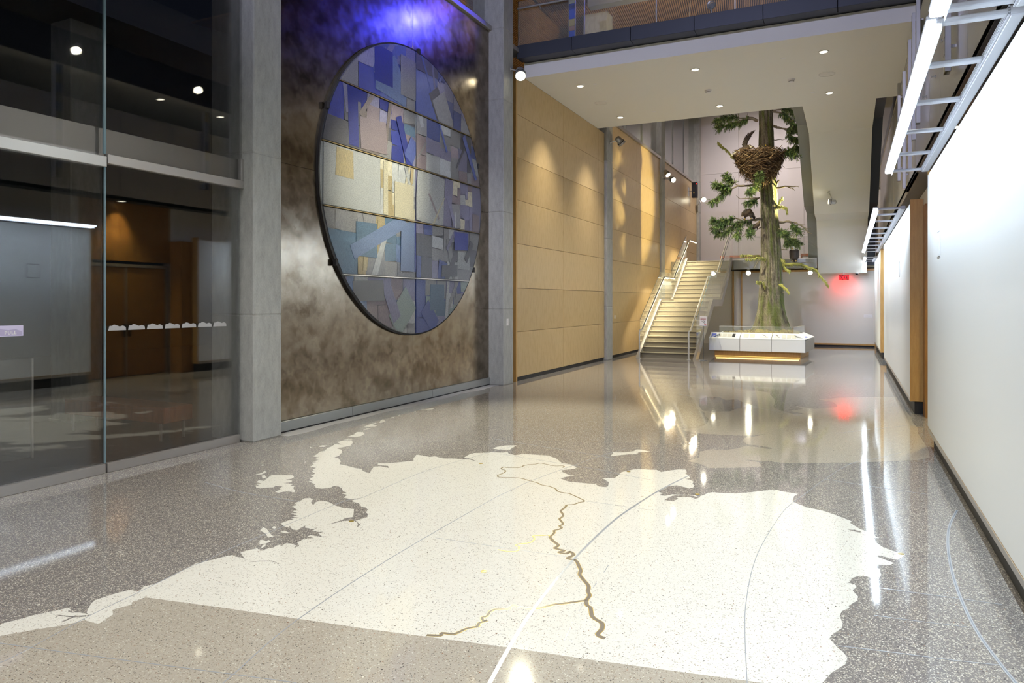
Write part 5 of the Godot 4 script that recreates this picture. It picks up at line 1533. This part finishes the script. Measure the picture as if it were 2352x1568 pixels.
func feather(called: String, parent: Node, a: Vector3, b: Vector3, w: float, up: Vector3, col: Color) -> void:
	var d := b - a
	var x := d.cross(up).normalized() * w
	var n := d.cross(x).normalized() * 0.004
	var s := tool()
	var p := [a - x * 0.4, a + d * 0.35 - x, a + d * 0.85 - x * 0.85, b, a + d * 0.85 + x * 0.85, a + d * 0.35 + x, a + x * 0.4]
	var q := []
	var r := []
	for v in p:
		q.append(v + n)
		r.append(v - n)
	face(s, q, n.normalized(), col)
	face(s, r, -n.normalized(), col)
	for k in p.size():
		var l := (k + 1) % p.size()
		var e: Vector3 = (p[l] - p[k]).cross(n).normalized()
		if e.dot((p[k] + p[l]) / 2.0 - (a + b) / 2.0) < 0.0: e = -e
		face(s, [q[k], q[l], r[l], r[k]], e, col)
	obj(called, s, M.plumage, parent)

func build_birds() -> void:
	var br := Color(0.03, 0.02, 0.014)
	var bl := Color(0.05, 0.029, 0.014)
	var wh := Color(0.5, 0.46, 0.36)
	var ye := Color(0.55, 0.36, 0.05)
	var v := func(x: float, y: float, z: float) -> Vector3: return Vector3(x, y, z)
	# bald eagle on the branch, wings folded, facing the hall
	var t := thing("bald_eagle", "bald eagle with white head perched on the long right branch", "eagle", Vector3(-1.63, 3.10, -25.16), "mounted eagles")
	put("body", blob([[v.call(0, .13, 0), v.call(0, .30, -.01), .09, .115, br], [v.call(-.10, .33, 0), v.call(-.115, .12, -.03), .055, .03, br], [v.call(.10, .33, 0), v.call(.115, .12, -.03), .055, .03, br], [v.call(-.01, .37, .02), v.call(-.03, .45, .06), .062, .048, wh], [v.call(-.03, .45, .06), v.call(-.035, .43, .115), .038, .022, wh], [v.call(-.036, .425, .12), v.call(-.038, .395, .14), .016, .007, ye], [v.call(-.055, .14, .01), v.call(-.06, .03, .02), .04, .022, br], [v.call(.055, .14, .01), v.call(.06, .03, .02), .04, .022, br], [v.call(-.06, .015, .02), v.call(-.065, .005, .06), .014, .009, ye], [v.call(.06, .015, .02), v.call(.065, .005, .06), .014, .009, ye], [v.call(0, .14, -.05), v.call(0, .0, -.08), .05, .03, br]], 0.0115, 0.035), M.plumage, t)
	for sd in [-1.0, 1.0]:
		for k in 4: feather("wing_feather", t, v.call(sd * (.1 - .012 * k), .26 - .03 * k, .045 - .03 * k), v.call(sd * (.12 - .025 * k), .02 - .02 * k, -.01 - .03 * k), .022, Vector3.RIGHT * sd, br)
	# brown eagle bending over the left branch
	t = thing("bald_eagle", "dark brown eagle stooping with lowered head on the left branch", "eagle", Vector3(-3.06, 4.54, -24.98), "mounted eagles")
	put("body", blob([[v.call(-.05, .17, 0), v.call(.06, .25, 0), .095, .085, bl], [v.call(.03, .28, 0), v.call(.15, .13, -.02), .06, .04, br], [v.call(-.06, .27, .01), v.call(-.14, .2, .03), .07, .06, br], [v.call(-.15, .19, .05), v.call(-.175, .13, .08), .05, .036, bl], [v.call(-.18, .11, .095), v.call(-.175, .08, .11), .014, .006, ye], [v.call(-.09, .12, .02), v.call(-.095, .02, .02), .045, .022, br], [v.call(.09, .13, .02), v.call(.10, .03, .02), .045, .022, br], [v.call(-.095, .012, .02), v.call(-.10, .004, .06), .013, .009, ye], [v.call(.10, .02, .02), v.call(.105, .012, .06), .013, .009, ye], [v.call(.13, .16, -.03), v.call(.19, .02, -.08), .05, .03, br]], 0.0115, 0.035), M.plumage, t)
	for k in 6: feather("wing_feather", t, v.call(-.04 + .035 * k, .29 - .008 * k, .085 - .012 * k), v.call(.06 + .03 * k, .07 + .02 * (k % 2), .05 - .012 * k), .02, Vector3.BACK, br if k % 2 else bl)
	for k in 4: feather("tail_feather", t, v.call(.13, .15 - .01 * k, -.05), v.call(.2 + .012 * k, .0 + .02 * k, -.09), .018, Vector3.BACK, br)
	# small young eagle under that branch
	t = thing("young_eagle", "small mottled young eagle half hidden beside the trunk", "eagle", Vector3(-2.80, 4.19, -24.98), "mounted eagles")
	put("body", blob([[v.call(.05, .15, 0), v.call(-.04, .08, .01), .075, .06, Color(.09, .06, .035)], [v.call(.08, .2, .02), v.call(.1, .24, .04), .045, .035, Color(.16, .12, .07)], [v.call(.12, .235, .07), v.call(.125, .215, .085), .013, .006, ye], [v.call(-.06, .07, 0), v.call(-.12, -.03, -.01), .04, .02, br], [v.call(.04, .09, .02), v.call(.04, .0, .02), .028, .014, br]], 0.0115, 0.03), M.plumage, t)
	for k in 3: feather("wing_feather", t, v.call(.04 - .02 * k, .16, .06), v.call(-.07 - .02 * k, .03 + .02 * k, .05), .02, Vector3.BACK, br)
	# eaglet in the nest by the trunk
	t = thing("eaglet", "dark eaglet sitting in the nest against the trunk", "eagle", Vector3(-2.46, 6.66, -25.0), "mounted eagles")
	put("body", blob([[v.call(0, .08, 0), v.call(0, .2, 0), .085, .075, br], [v.call(-.01, .25, .02), v.call(-.02, .29, .04), .048, .04, br], [v.call(-.03, .285, .075), v.call(-.035, .27, .095), .014, .006, ye], [v.call(0, .04, -.05), v.call(.02, -.02, -.1), .05, .025, br]], 0.0115, 0.03), M.plumage, t)
	# eagle on the rim with one wing raised
	t = thing("bald_eagle", "bald eagle landing on the nest with one wing raised high", "eagle", Vector3(-3.16, 6.74, -24.92), "mounted eagles")
	put("body", blob([[v.call(-.07, .13, 0), v.call(.10, .18, 0), .085, .09, bl], [v.call(.13, .2, 0), v.call(.22, .19, .01), .065, .05, wh], [v.call(.22, .19, .01), v.call(.28, .175, .02), .042, .024, wh], [v.call(.285, .17, .02), v.call(.305, .14, .02), .016, .007, ye], [v.call(-.02, .1, .03), v.call(-.03, .0, .03), .045, .022, br], [v.call(.06, .11, -.02), v.call(.05, .0, -.02), .045, .022, br], [v.call(-.12, .12, -.02), v.call(-.33, .03, -.03), .05, .022, wh], [v.call(.0, .2, .02), v.call(.09, .42, .0), .055, .035, br], [v.call(.09, .42, 0), v.call(.2, .56, -.02), .035, .02, br]], 0.0115, 0.035), M.plumage, t)
	for k in 7:
		# long outer feathers spread from the wrist
		var an := deg_to_rad(lerpf(104.0, 52.0, k / 6.0))
		var a: Vector3 = v.call(.10 + .012 * k, .44 + .018 * k, -.004 * k)
		feather("wing_feather", t, a, a + Vector3(cos(an), sin(an), -0.05) * lerpf(.2, .27, k / 6.0), .017, Vector3.BACK, br if k % 2 else bl)
	for k in 7:
		# shorter inner feathers along the arm
		var an := deg_to_rad(lerpf(132.0, 106.0, k / 6.0))
		var a: Vector3 = v.call(.0, .22, .01).lerp(v.call(.1, .44, 0), k / 6.0)
		feather("wing_feather", t, a, a + Vector3(cos(an), sin(an), -0.03) * lerpf(.13, .2, k / 6.0), .024, Vector3.BACK, bl if k % 2 else br)
	for k in 5:
		var f := k / 4.0
		feather("wing_feather", t, v.call(-.05 - .05 * k, .2 - .01 * k, -.05), v.call(-.3 - .035 * k, .10 - .03 * k, -.1), .02, Vector3.BACK, br)
	for k in 4:
		feather("tail_feather", t, v.call(-.2, .1, -.02), v.call(-.4 - .012 * k, .04 - .028 * k, -.03 + .01 * k), .02, Vector3.BACK, wh if k else br)

# ------------------------------------------------------------------ glass disc on the bronze wall
func build_disc() -> void:
	var t := thing("glass_disc", "giant round artwork of blue, grey and gold glass on the bronze wall", "artwork", Vector3(-6.97, 3.72, -10.67))
	var B := Basis(Vector3.FORWARD, Vector3.UP, Vector3.RIGHT)
	var R := 2.5
	var speck := noise_bytes(512, 512, 0.22, 71, 2)
	var cloud := noise_bytes(512, 512, 0.03, 72, 4, 20.0)
	var wrink := grey_tex(512, 512, speck)
	var tex := ramp_tex(512, 512, [Color8(108, 112, 124), Color8(162, 164, 172), Color8(222, 222, 224), Color8(255, 254, 250), Color8(255, 255, 255)], cloud, speck, 0.6)  # pale streaks of the glass, with glints painted in as colour
	var pal := {"blue": Color8(92, 112, 186), "deep": Color8(46, 66, 170), "sky": Color8(134, 160, 204), "teal": Color8(104, 138, 166), "lilac": Color8(158, 158, 190), "grey": Color8(168, 170, 172), "dark": Color8(112, 114, 124), "cream": Color8(236, 230, 200), "gold": Color8(206, 190, 144), "pale": Color8(212, 218, 218), "rose": Color8(172, 158, 164), "brown": Color8(148, 138, 134), "mint": Color8(166, 186, 182)}
	var mats := {}
	for kv in pal.size() * 3:
		var k: String = pal.keys()[kv / 3]
		var m := StandardMaterial3D.new()
		m.resource_name = "disc_" + k
		m.albedo_color = pal[k]
		world_tex(m, tex, [Vector3(5.0, 0.7, 5.0), Vector3(0.9, 5.0, 0.9), Vector3(3.6, 3.6, 3.6)][kv % 3])
		m.uv1_offset = Vector3(0.31 * kv, 0.17 * kv, 0.23 * kv)
		m.roughness = 0.28
		m.metallic = 0.15
		m.heightmap_enabled = true
		m.heightmap_texture = wrink
		m.heightmap_scale = 2.2
		m.clearcoat_enabled = true
		m.clearcoat = 0.6
		m.clearcoat_roughness = 0.3
		mats[k + str(kv % 3)] = m
	# dark rim behind and around
	var s := tool()
	lathe(s, [Vector2(0.0001, -0.03), Vector2(R + 0.026, -0.03), Vector2(R + 0.026, 0.018), Vector2(R + 0.006, 0.022), Vector2(R + 0.006, -0.005), Vector2(0.0001, -0.005)], Vector3.ZERO, Basis(Vector3.UP, Vector3.RIGHT, Vector3.BACK), 96)
	obj("rim", s, M.black_base, t)
	var circle := PackedVector2Array()
	for k in 120: circle.append(Vector2(cos(TAU * k / 120), sin(TAU * k / 120)) * R)
	var rows := [2.6, 1.41, 0.43, -0.52, -1.52, -2.6]
	var tints := [[["blue", "deep", "blue", "lilac", "grey", "sky", "lilac"], ["lilac", "blue", "dark", "lilac", "grey", "blue"]], [["brown", "lilac", "grey", "deep", "teal", "rose", "dark"], ["grey", "lilac", "dark", "rose", "blue", "pale"]], [["cream", "pale", "pale", "cream", "grey", "gold", "pale"], ["lilac", "pale", "rose", "cream", "grey", "lilac"]], [["sky", "grey", "teal", "pale", "gold", "grey"], ["grey", "lilac", "blue", "pale", "grey", "dark"]], [["grey", "lilac", "pale", "rose", "sky", "grey"], ["grey", "teal", "pale", "lilac", "mint", "blue"]]]  # blue light on the top row and the middle hotspot painted into these tints
	var keys := {"1_0": [[-1.75, 0.95, 0.24, 0.95, 0.06, "deep"], [-0.32, 0.78, 0.17, 1.0, 0.42, "deep"], [-1.22, 0.75, 0.7, 0.5, 0.04, "rose"], [-0.12, 0.72, 0.3, 0.4, -0.5, "blue"]], "3_0": [[-0.18, -0.98, 0.55, 0.85, 0.0, "sky"], [-1.4, -0.95, 0.55, 0.55, 0.0, "teal"], [-1.05, -0.85, 1.6, 0.24, 0.4, "sky"], [0.0, -0.95, 0.05, 0.9, 0.0, "deep"]], "4_0": [[-0.38, -2.1, 0.7, 0.5, 0.75, "mint"], [-0.75, -1.9, 0.26, 0.75, 0.5, "lilac"], [-1.35, -1.75, 0.8, 0.32, 0.02, "dark"]], "4_1": [[0.5, -2.2, 0.55, 0.34, -0.8, "blue"], [0.75, -1.85, 0.5, 0.5, 0.0, "teal"]], "2_0": [[-1.95, 0.18, 0.42, 0.42, 0.0, "gold"], [-0.35, -0.2, 0.6, 0.62, 0.0, "cream"], [-0.9, -0.05, 0.14, 0.9, 0.02, "cream"]], "0_0": [[-0.75, 1.72, 0.8, 0.5, -0.1, "sky"], [-0.95, 1.95, 0.5, 0.6, 0.0, "deep"], [-0.2, 1.95, 0.5, 0.7, 0.0, "grey"]], "0_1": [[0.75, 1.75, 0.4, 0.5, 0.6, "dark"], [0.95, 1.65, 0.5, 0.6, 0.6, "grey"]], "3_1": [[1.65, -0.75, 0.55, 0.35, 0.0, "deep"], [1.2, -1.35, 0.6, 0.2, 0.05, "dark"]]}
	for r in 5:
		for c in 2:
			var u0 := -2.6 if c == 0 else 0.024
			var u1 := 0.016 if c == 0 else 2.6
			var rect := PackedVector2Array([Vector2(u0, rows[r + 1] + 0.012), Vector2(u1, rows[r + 1] + 0.012), Vector2(u1, rows[r] - 0.012), Vector2(u0, rows[r] - 0.012)])
			var polys := Geometry2D.intersect_polygons(circle, rect)
			if polys.is_empty(): continue
			var pane_poly: PackedVector2Array = polys[0]
			s = tool()
			plate(s, pane_poly, Transform3D(B, Vector3(0.002, 0, 0)), 0.02)
			var tl: Array = tints[r][c]
			var pane := obj("glass_pane", s, mats[tl[-1] + "2"], t)
			var inner := Geometry2D.offset_polygon(pane_poly, -0.008)[0]
			# a mosaic by repeated cuts, then a few slanted bars on top
			var todo := [[maxf(u0, -2.45), rows[r + 1], minf(u1, 2.45), rows[r]]]
			var list := []
			while todo.size():
				var q: Array = todo.pop_back()
				var w: float = q[2] - q[0]
				var h: float = q[3] - q[1]
				if list.size() + todo.size() < 21 and (w > 0.5 or h > 0.42):
					var f := rng.randf_range(0.3, 0.7)
					if w * (1.6 if r == 2 else 1.0) > h:
						todo.append([q[0], q[1], q[0] + w * f, q[3]])
						todo.append([q[0] + w * f, q[1], q[2], q[3]])
					else:
						todo.append([q[0], q[1], q[2], q[1] + h * f])
						todo.append([q[0], q[1] + h * f, q[2], q[3]])
				else:
					list.append([(q[0] + q[2]) / 2, (q[1] + q[3]) / 2, w - 0.006, h - 0.006, 0.0 if rng.randf() < 0.7 else rng.randf_range(-0.15, 0.15), tl[rng.randi() % tl.size()]])
			for k in 5:
				list.append([rng.randf_range(maxf(u0, -2.2), minf(u1, 2.2)), rng.randf_range(rows[r + 1], rows[r]), rng.randf_range(0.04, 0.14), rng.randf_range(0.4, 0.95), rng.randf_range(-0.8, 0.8), tl[rng.randi() % tl.size()]])
			list.append_array(keys.get("%d_%d" % [r, c], []))
			var z := 0.0225
			for q in list:
				var pr := PackedVector2Array()
				for e in [[-1, -1], [1, -1], [1, 1], [-1, 1]]:
					pr.append(Vector2(q[0], q[1]) + (Vector2(e[0] * q[2] / 2, e[1] * q[3] / 2) + Vector2(rng.randf_range(-0.018, 0.018), rng.randf_range(-0.018, 0.018))).rotated(q[4]))
				var got := Geometry2D.intersect_polygons(inner, pr)
				if got.is_empty() or got[0].size() < 3: continue
				s = tool()
				if not plate(s, got[0], Transform3D(B, Vector3(z, 0, 0)), 0.004, false): continue
				obj("glass_piece", s, mats[q[5] + str(rng.randi() % 3)], pane)
				z += 0.0006
	# bars between the rows, and the fixing tabs on the rim
	for k in range(1, 5):
		var half := sqrt(R * R - rows[k] * rows[k])
		s = tool()
		box(s, B * Vector3(0, rows[k], 0.025), Vector3(0.05, 0.014, half * 2.0), Basis.IDENTITY, 0.002)
		obj("row_bar", s, M.bar_bronze if k < 4 else M.white_steel, t)
	for a in [0.35, 2.75, 3.7, 5.75, 1.52]:
		s = tool()
		box(s, B * Vector3(cos(a) * (R + 0.03), sin(a) * (R + 0.03), 0.02), Vector3(0.06, 0.1, 0.05), Basis(Vector3.RIGHT, a * 0.0), 0.003)
		obj("fixing_tab", s, M.black_base, t)

# ------------------------------------------------------------------ small things
func build_small() -> void:
	var warm := Color(1.0, 0.97, 0.84)
	# spotlights that light the tree
	spotlight("silver spotlight high on the middle concrete column", "column spotlights", Vector3(-6.3, 6.62, -21.3), Vector3(-2.6, 1.5, -24.5), Vector3(-6.63, 6.66, -21.1), 48.0, 19.0, warm, 0.12)
	spotlight("upper of the two silver spotlights on the column beside the stairs", "column spotlights", Vector3(-6.32, 6.66, -27.5), Vector3(-2.3, 1.2, -25.0), Vector3(-6.64, 6.7, -27.95), 26.0, 14.0, warm, 0.11)
	spotlight("lower of the two spotlights on the column beside the stairs, lens lit", "column spotlights", Vector3(-6.3, 6.6, -28.35), Vector3(-2.5, 4.6, -25.3), Vector3(-6.64, 6.64, -28.2), 22.0, 16.0, warm, 0.11)
	spotlight("bright spotlight low on the farthest column", "column spotlights", Vector3(-6.25, 6.62, -34.6), Vector3(-2.4, 3.0, -25.5), Vector3(-6.58, 6.66, -35.4), 30.0, 11.0, warm, 0.12)
	spotlight("left spotlight hanging under the landing, behind the stair glass", "landing edge spotlights", Vector3(-4.62, 2.86, -29.5), Vector3(-2.6, 1.0, -25.2), Vector3(-4.55, 3.08, -29.76), 6.0, 22.0, warm, 0.09)
	spotlight("middle spotlight hanging under the landing, left of the trunk", "landing edge spotlights", Vector3(-3.6, 2.9, -29.5), Vector3(-2.9, 0.3, -24.0), Vector3(-3.6, 3.08, -29.76), 6.0, 22.0, warm, 0.1)
	spotlight("right spotlight hanging under the landing, right of the trunk", "landing edge spotlights", Vector3(-1.34, 2.88, -29.5), Vector3(-2.2, 0.6, -25.0), Vector3(-1.34, 3.08, -29.76), 6.0, 22.0, warm, 0.09)
	spotlight("silver spotlight under the folded white bulkhead", "", Vector3(-0.62, 5.12, -26.1), Vector3(-6.7, 5.5, -24.6), Vector3(-0.62, 5.46, -26.1), 50.0, 25.0, Color(1.0, 0.93, 0.66), 0.1, 0.5)
	spotlight("unseen spotlight above the bridge opening, lighting the trunk", "unseen hall spotlights", Vector3(-4.2, 9.6, -21.2), Vector3(-2.6, 4.0, -25.3), Vector3(-4.2, 11.38, -21.2), 44.0, 22.0, warm, 0.1)  # out of view, placed to light the upper trunk
	spotlight("unseen spotlight over the upper landing, lighting the back wall", "unseen hall spotlights", Vector3(-3.0, 9.6, -31.0), Vector3(-3.4, 6.0, -36.0), Vector3(-3.0, 11.38, -31.0), 30.0, 60.0, Color(1.0, 0.95, 0.93), 0.1, 1.0)  # out of view, placed to light the upper back wall
	spotlight("unseen spotlight over the bridge, lighting the timber slats", "unseen hall spotlights", Vector3(-3.0, 8.9, -17.5), Vector3(-4.5, 11.4, -22.0), Vector3(-3.0, 7.6, -17.5), 15.0, 75.0, Color(1.0, 0.92, 0.76), 0.1, 1.0)  # out of view, placed to light the slat ceiling
	# exit sign and dome camera under the bulkhead
	var ex := thing("exit_sign", "red lit exit sign hanging under the bulkhead", "exit sign", Vector3(-0.18, 2.62, -30.46))
	one_box("housing", -0.18, 0.18, 0.0, 0.2, -0.02, 0.02, M.black_plastic, ex)
	one_box("stem", -0.02, 0.02, 0.2, 0.32, -0.01, 0.01, M.white_card, ex, 0.0)
	one_box("face_light", -0.165, 0.165, 0.012, 0.188, 0.02, 0.024, glow("exit_face", Color(0.6, 0.02, 0.03), 0.35), ex, 0.0)
	text_on("exit_text_light", "EXIT", 0.14, M.exit_red, ex, Vector3(-0.18, 2.705, -30.434), Vector3.BACK)
	spot_light(ex, Vector3(-0.18, 2.7, -30.5), Vector3(-0.18, 2.3, -31.0), 1.1, 70.0, Color(1.0, 0.05, 0.05), 0.12, 1.0)
	var dm := thing("dome_camera", "small dark dome camera right of the exit sign", "camera", Vector3(0.27, 2.88, -30.42))
	var s := tool()
	lathe(s, [Vector2(0.0001, -0.02), Vector2(0.07, -0.02), Vector2(0.075, 0.0)], Vector3.ZERO, Basis.IDENTITY, 18)
	obj("mount", s, M.white_card, dm)
	s = tool()
	lathe(s, [Vector2(0.0001, -0.085), Vector2(0.03, -0.078), Vector2(0.05, -0.055), Vector2(0.058, -0.02)], Vector3.ZERO, Basis.IDENTITY, 18)
	obj("dome", s, M.black_plastic, dm)
	# plates
	plaque("white label plaque on the framed back wall", Vector3(0.67, 1.16, -31.0), Vector3.BACK, 0.3, 0.11)
	plaque("small white label on the second concrete column", Vector3(-6.65, 1.27, -13.84), Vector3.RIGHT, 0.09, 0.15)
	plaque("small white switch plate low on the maple wall by the stair", Vector3(-6.72, 1.24, -21.86), Vector3.RIGHT, 0.1, 0.11)
	# sign on a stand at the stair foot
	var sg := thing("sign_stand", "small framed sign on a thin post at the stair foot", "sign", Vector3(-3.98, 0, -21.95))
	s = tool()
	lathe(s, [Vector2(0.0001, 0.022), Vector2(0.12, 0.012), Vector2(0.13, 0.0)], Vector3.ZERO, Basis.IDENTITY, 24)
	obj("foot", s, M.dark_metal, sg)
	s = tool()
	rod(s, Vector3(0, 0.01, 0), Vector3(0, 1.06, 0), 0.009, 10)
	obj("post", s, M.dark_metal, sg)
	s = tool()
	var lean := Basis(Vector3.RIGHT, -0.15)
	box(s, Vector3(0, 1.2, 0.0), Vector3(0.215, 0.28, 0.01), lean, 0.002)
	obj("card", s, M.white_card, sg)
	s = tool()
	box(s, Vector3(0, 1.055, 0.02), Vector3(0.24, 0.02, 0.04), lean, 0.002)
	obj("ledge", s, M.steel, sg)
	for ln in [["LIBRARY &", 1.285, 0.026], ["ARCHIVES", 1.245, 0.026]]:
		var tx := text_on("sign_text", ln[0], ln[2], M.ink_red, sg, sg.position + Vector3(0, ln[1], 0.018 - (ln[1] - 1.2) * 0.15), Vector3.BACK)
		tx.basis = lean
	for k in 2:
		s = tool()
		box(s, Vector3(0.01 + 0.03 * k, 1.155 + 0.03 * k, 0.012), Vector3(0.13 - 0.06 * k, 0.012, 0.003), lean * Basis(Vector3.BACK, -0.6), 0.0)
		obj("arrow_print", s, M.ink, sg)
	s = tool()
	box(s, Vector3(0.06, 1.085, 0.022), Vector3(0.06, 0.018, 0.003), lean, 0.0)
	obj("logo_print", s, M.ink_red, sg)
	# black box on a wall bracket with a red indicator
	var pb := thing("wall_projector", "black box with red indicator on a bracket high on the maple wall", "projector", Vector3(-6.72, 6.95, -33.3))
	one_box("wall_plate", 0.0, 0.02, -0.3, 0.1, -0.12, 0.12, M.steel, pb)
	s = tool()
	rod(s, Vector3(0.02, -0.1, 0), Vector3(0.26, -0.08, 0.0), 0.02, 8)
	obj("arm", s, M.steel, pb)
	one_box("housing", 0.18, 0.42, -0.4, 0.3, -0.14, 0.14, M.black_plastic, pb, 0.01)
	one_box("indicator_light", 0.38, 0.41, 0.2, 0.24, 0.14, 0.15, M.red_dot, pb, 0.0)
	one_box("sticker", 0.26, 0.31, -0.22, -0.14, 0.14, 0.144, M.brass, pb, 0.0)
	# benches on the upper landing
	bench("long cherry bench on the upper landing left of the trunk", Vector3(-4.5, 3.43, -34.0), 1.75, 0.45, M.cherry)
	bench("short cherry bench on the upper landing right of the trunk", Vector3(-1.35, 3.43, -34.0), 1.15, 0.45, M.cherry)
	bench("wooden bench outside, seen through the glass entrance", Vector3(-8.9, -0.01, -6.55), 2.0, 0.44, M.cherry, 0.2)
	# outlet on the upper wall
	plaque("small outlet plate low on the upper back wall", Vector3(-2.06, 3.75, -36.0), Vector3.BACK, 0.1, 0.16)
	# glass screen with an oval crest outside the entrance
	var gs := thing("glass_screen", "waist high glass screen with an oval crest, outside the entrance", "glass screen", Vector3(-8.5, -0.01, -4.6))
	one_box("glass_leaf", -0.006, 0.006, 0.02, 1.15, -0.45, 0.45, M.glass, gs, 0.0)
	one_box("edge_profile", -0.012, 0.012, 0.0, 1.15, -0.47, -0.45, M.steel, gs, 0.0)
	one_box("edge_profile", -0.012, 0.012, 0.0, 1.15, 0.45, 0.47, M.steel, gs, 0.0)
	for rr in [0.045, 0.032]:
		s = tool()
		var ring := []
		var rad := []
		for k in 25:
			ring.append(Vector3(0.009, 0.92 + sin(TAU * k / 24) * rr * 1.35, 0.3 + cos(TAU * k / 24) * rr))
			rad.append(0.004)
		tube(s, ring, rad, 5)
		obj("crest_ring", s, M.white_card, gs)
	s = tool()
	lathe(s, [Vector2(0.0001, 0.004), Vector2(0.014, 0.003), Vector2(0.016, 0.0)], Vector3(0.008, 0.92, 0.3), Basis(Vector3.UP, Vector3.RIGHT, Vector3.BACK), 16)
	obj("crest_centre", s, M.white_card, gs)
	# coloured glass banners along the upper gallery wall
	var bands := [[Color8(86, 84, 60), Color8(60, 66, 84), Color8(196, 166, 40), Color8(40, 56, 84), Color8(180, 92, 40), Color8(96, 104, 120)], [Color8(120, 128, 136), Color8(84, 92, 110), Color8(150, 140, 90), Color8(110, 120, 132)], [Color8(188, 110, 84), Color8(200, 128, 98), Color8(170, 96, 76)], [Color8(120, 132, 140), Color8(168, 158, 80), Color8(70, 82, 92), Color8(130, 140, 146)], [Color8(160, 80, 60), Color8(110, 60, 52), Color8(150, 110, 84)], [Color8(196, 176, 60), Color8(160, 60, 50), Color8(70, 80, 90)]]
	var spots := [[-9.55, 4.42, 2.4], [-13.4, 4.7, 2.0], [-15.2, 4.25, 2.4], [-14.25, 4.6, 2.2], [-16.7, 4.1, 2.4], [-18.3, 4.5, 2.2]]
	var nm := ["yellow and navy glass banner above the near white panel", "pale grey glass banner above the lit bar", "terracotta glass banner above the far wall light", "grey and yellow glass banner behind the wall light", "dark red glass banner above the second white panel", "far yellow and red glass banner by the bulkhead"]
	for k in 6:
		var bs := []
		var n: int = bands[k].size()
		for q in n * 2: bs.append([spots[k][2] * q / (n * 2.0), spots[k][2] * (q + 1) / (n * 2.0), bands[k][(q * 3 + k) % n]])
		side_banner(nm[k], Vector3(1.02, spots[k][1], spots[k][0]), 0.15, spots[k][2], bs)
	for k in 4:
		var c := thing("wall_sprinkler", ["small steel sprinkler on the gallery wall beside the yellow glass banner", "small steel sprinkler on the gallery wall, second from the viewer", "small steel sprinkler on the gallery wall, third from the viewer", "small steel sprinkler on the gallery wall above the far wall light"][k], "sprinkler", Vector3(1.1, [5.05, 4.95, 5.0, 4.55][k], [-10.35, -11.6, -12.9, -15.4][k]), "gallery sprinklers")
		s = tool()
		lathe(s, [Vector2(0.0001, 0.06), Vector2(0.022, 0.06), Vector2(0.022, 0.05), Vector2(0.01, 0.045), Vector2(0.01, 0.015), Vector2(0.025, 0.01), Vector2(0.025, -0.002)], Vector3.ZERO, Basis(Vector3.UP, Vector3.LEFT, Vector3.BACK), 12)
		obj("body", s, M.steel, c)

func side_banner(label: String, at: Vector3, w: float, h: float, bands: Array) -> void:
	var t := thing("glass_banner", label, "glass sculpture", at, "coloured glass banners")
	for b in bands:
		var m := StandardMaterial3D.new()
		m.resource_name = "banner_glass"
		m.albedo_color = b[2]
		m.roughness = 0.12
		m.metallic_specular = 0.7
		one_box("glass_band", -0.03, 0.03, b[0], b[1] - 0.004, -w / 2, w / 2, m, t, 0.004)
	one_box("edge_rail", -0.03, 0.03, 0.0, h, w / 2, w / 2 + 0.01, M.steel, t, 0.002)
	one_box("edge_rail", -0.03, 0.03, 0.0, h, -w / 2 - 0.01, -w / 2, M.steel, t, 0.002)
	for y in [0.3, h - 0.3]:
		one_box("standoff", 0.03, 0.08, y - 0.015, y + 0.015, -0.015, 0.015, M.steel, t, 0.0)

func plaque(label: String, at: Vector3, out: Vector3, w: float, h: float) -> void:
	var t := thing("wall_plaque", label, "plaque", at)
	var side := Vector3.UP.cross(out).normalized()
	var B := Basis(side, Vector3.UP, out)
	var s := tool()
	box(s, out * 0.004 + Vector3.UP * h / 2, Vector3(w, h, 0.008), B, 0.002)
	obj("plate", s, M.white_card, t)
	s = tool()
	for k in 3: box(s, out * 0.0085 + Vector3.UP * h * (0.25 + 0.22 * k) - side * w * 0.08 * k, Vector3(w * (0.7 - 0.15 * k), h * 0.05, 0.001), B, 0.0)
	obj("print_lines", s, M.print_grey, t)

func bench(label: String, at: Vector3, length: float, height: float, m: Material, seat := 0.12) -> void:
	var t := thing("bench", label, "bench", at, "wooden benches")
	one_box("seat", -length / 2, length / 2, height - seat, height, -0.22, 0.22, m, t, 0.008)
	for sx in [-1.0, 1.0]:
		if seat < 0.15:
			one_box("end_panel", sx * (length / 2 - 0.03) - 0.03, sx * (length / 2 - 0.03) + 0.03, 0.0, height - seat, -0.2, 0.2, m, t, 0.004)
		else:
			one_box("leg", sx * (length / 2 - 0.12) - 0.012, sx * (length / 2 - 0.12) + 0.012, 0.0, height - seat, 0.16, 0.184, M.steel, t, 0.0)
			one_box("leg", sx * (length / 2 - 0.12) - 0.012, sx * (length / 2 - 0.12) + 0.012, 0.0, height - seat, -0.184, -0.16, M.steel, t, 0.0)
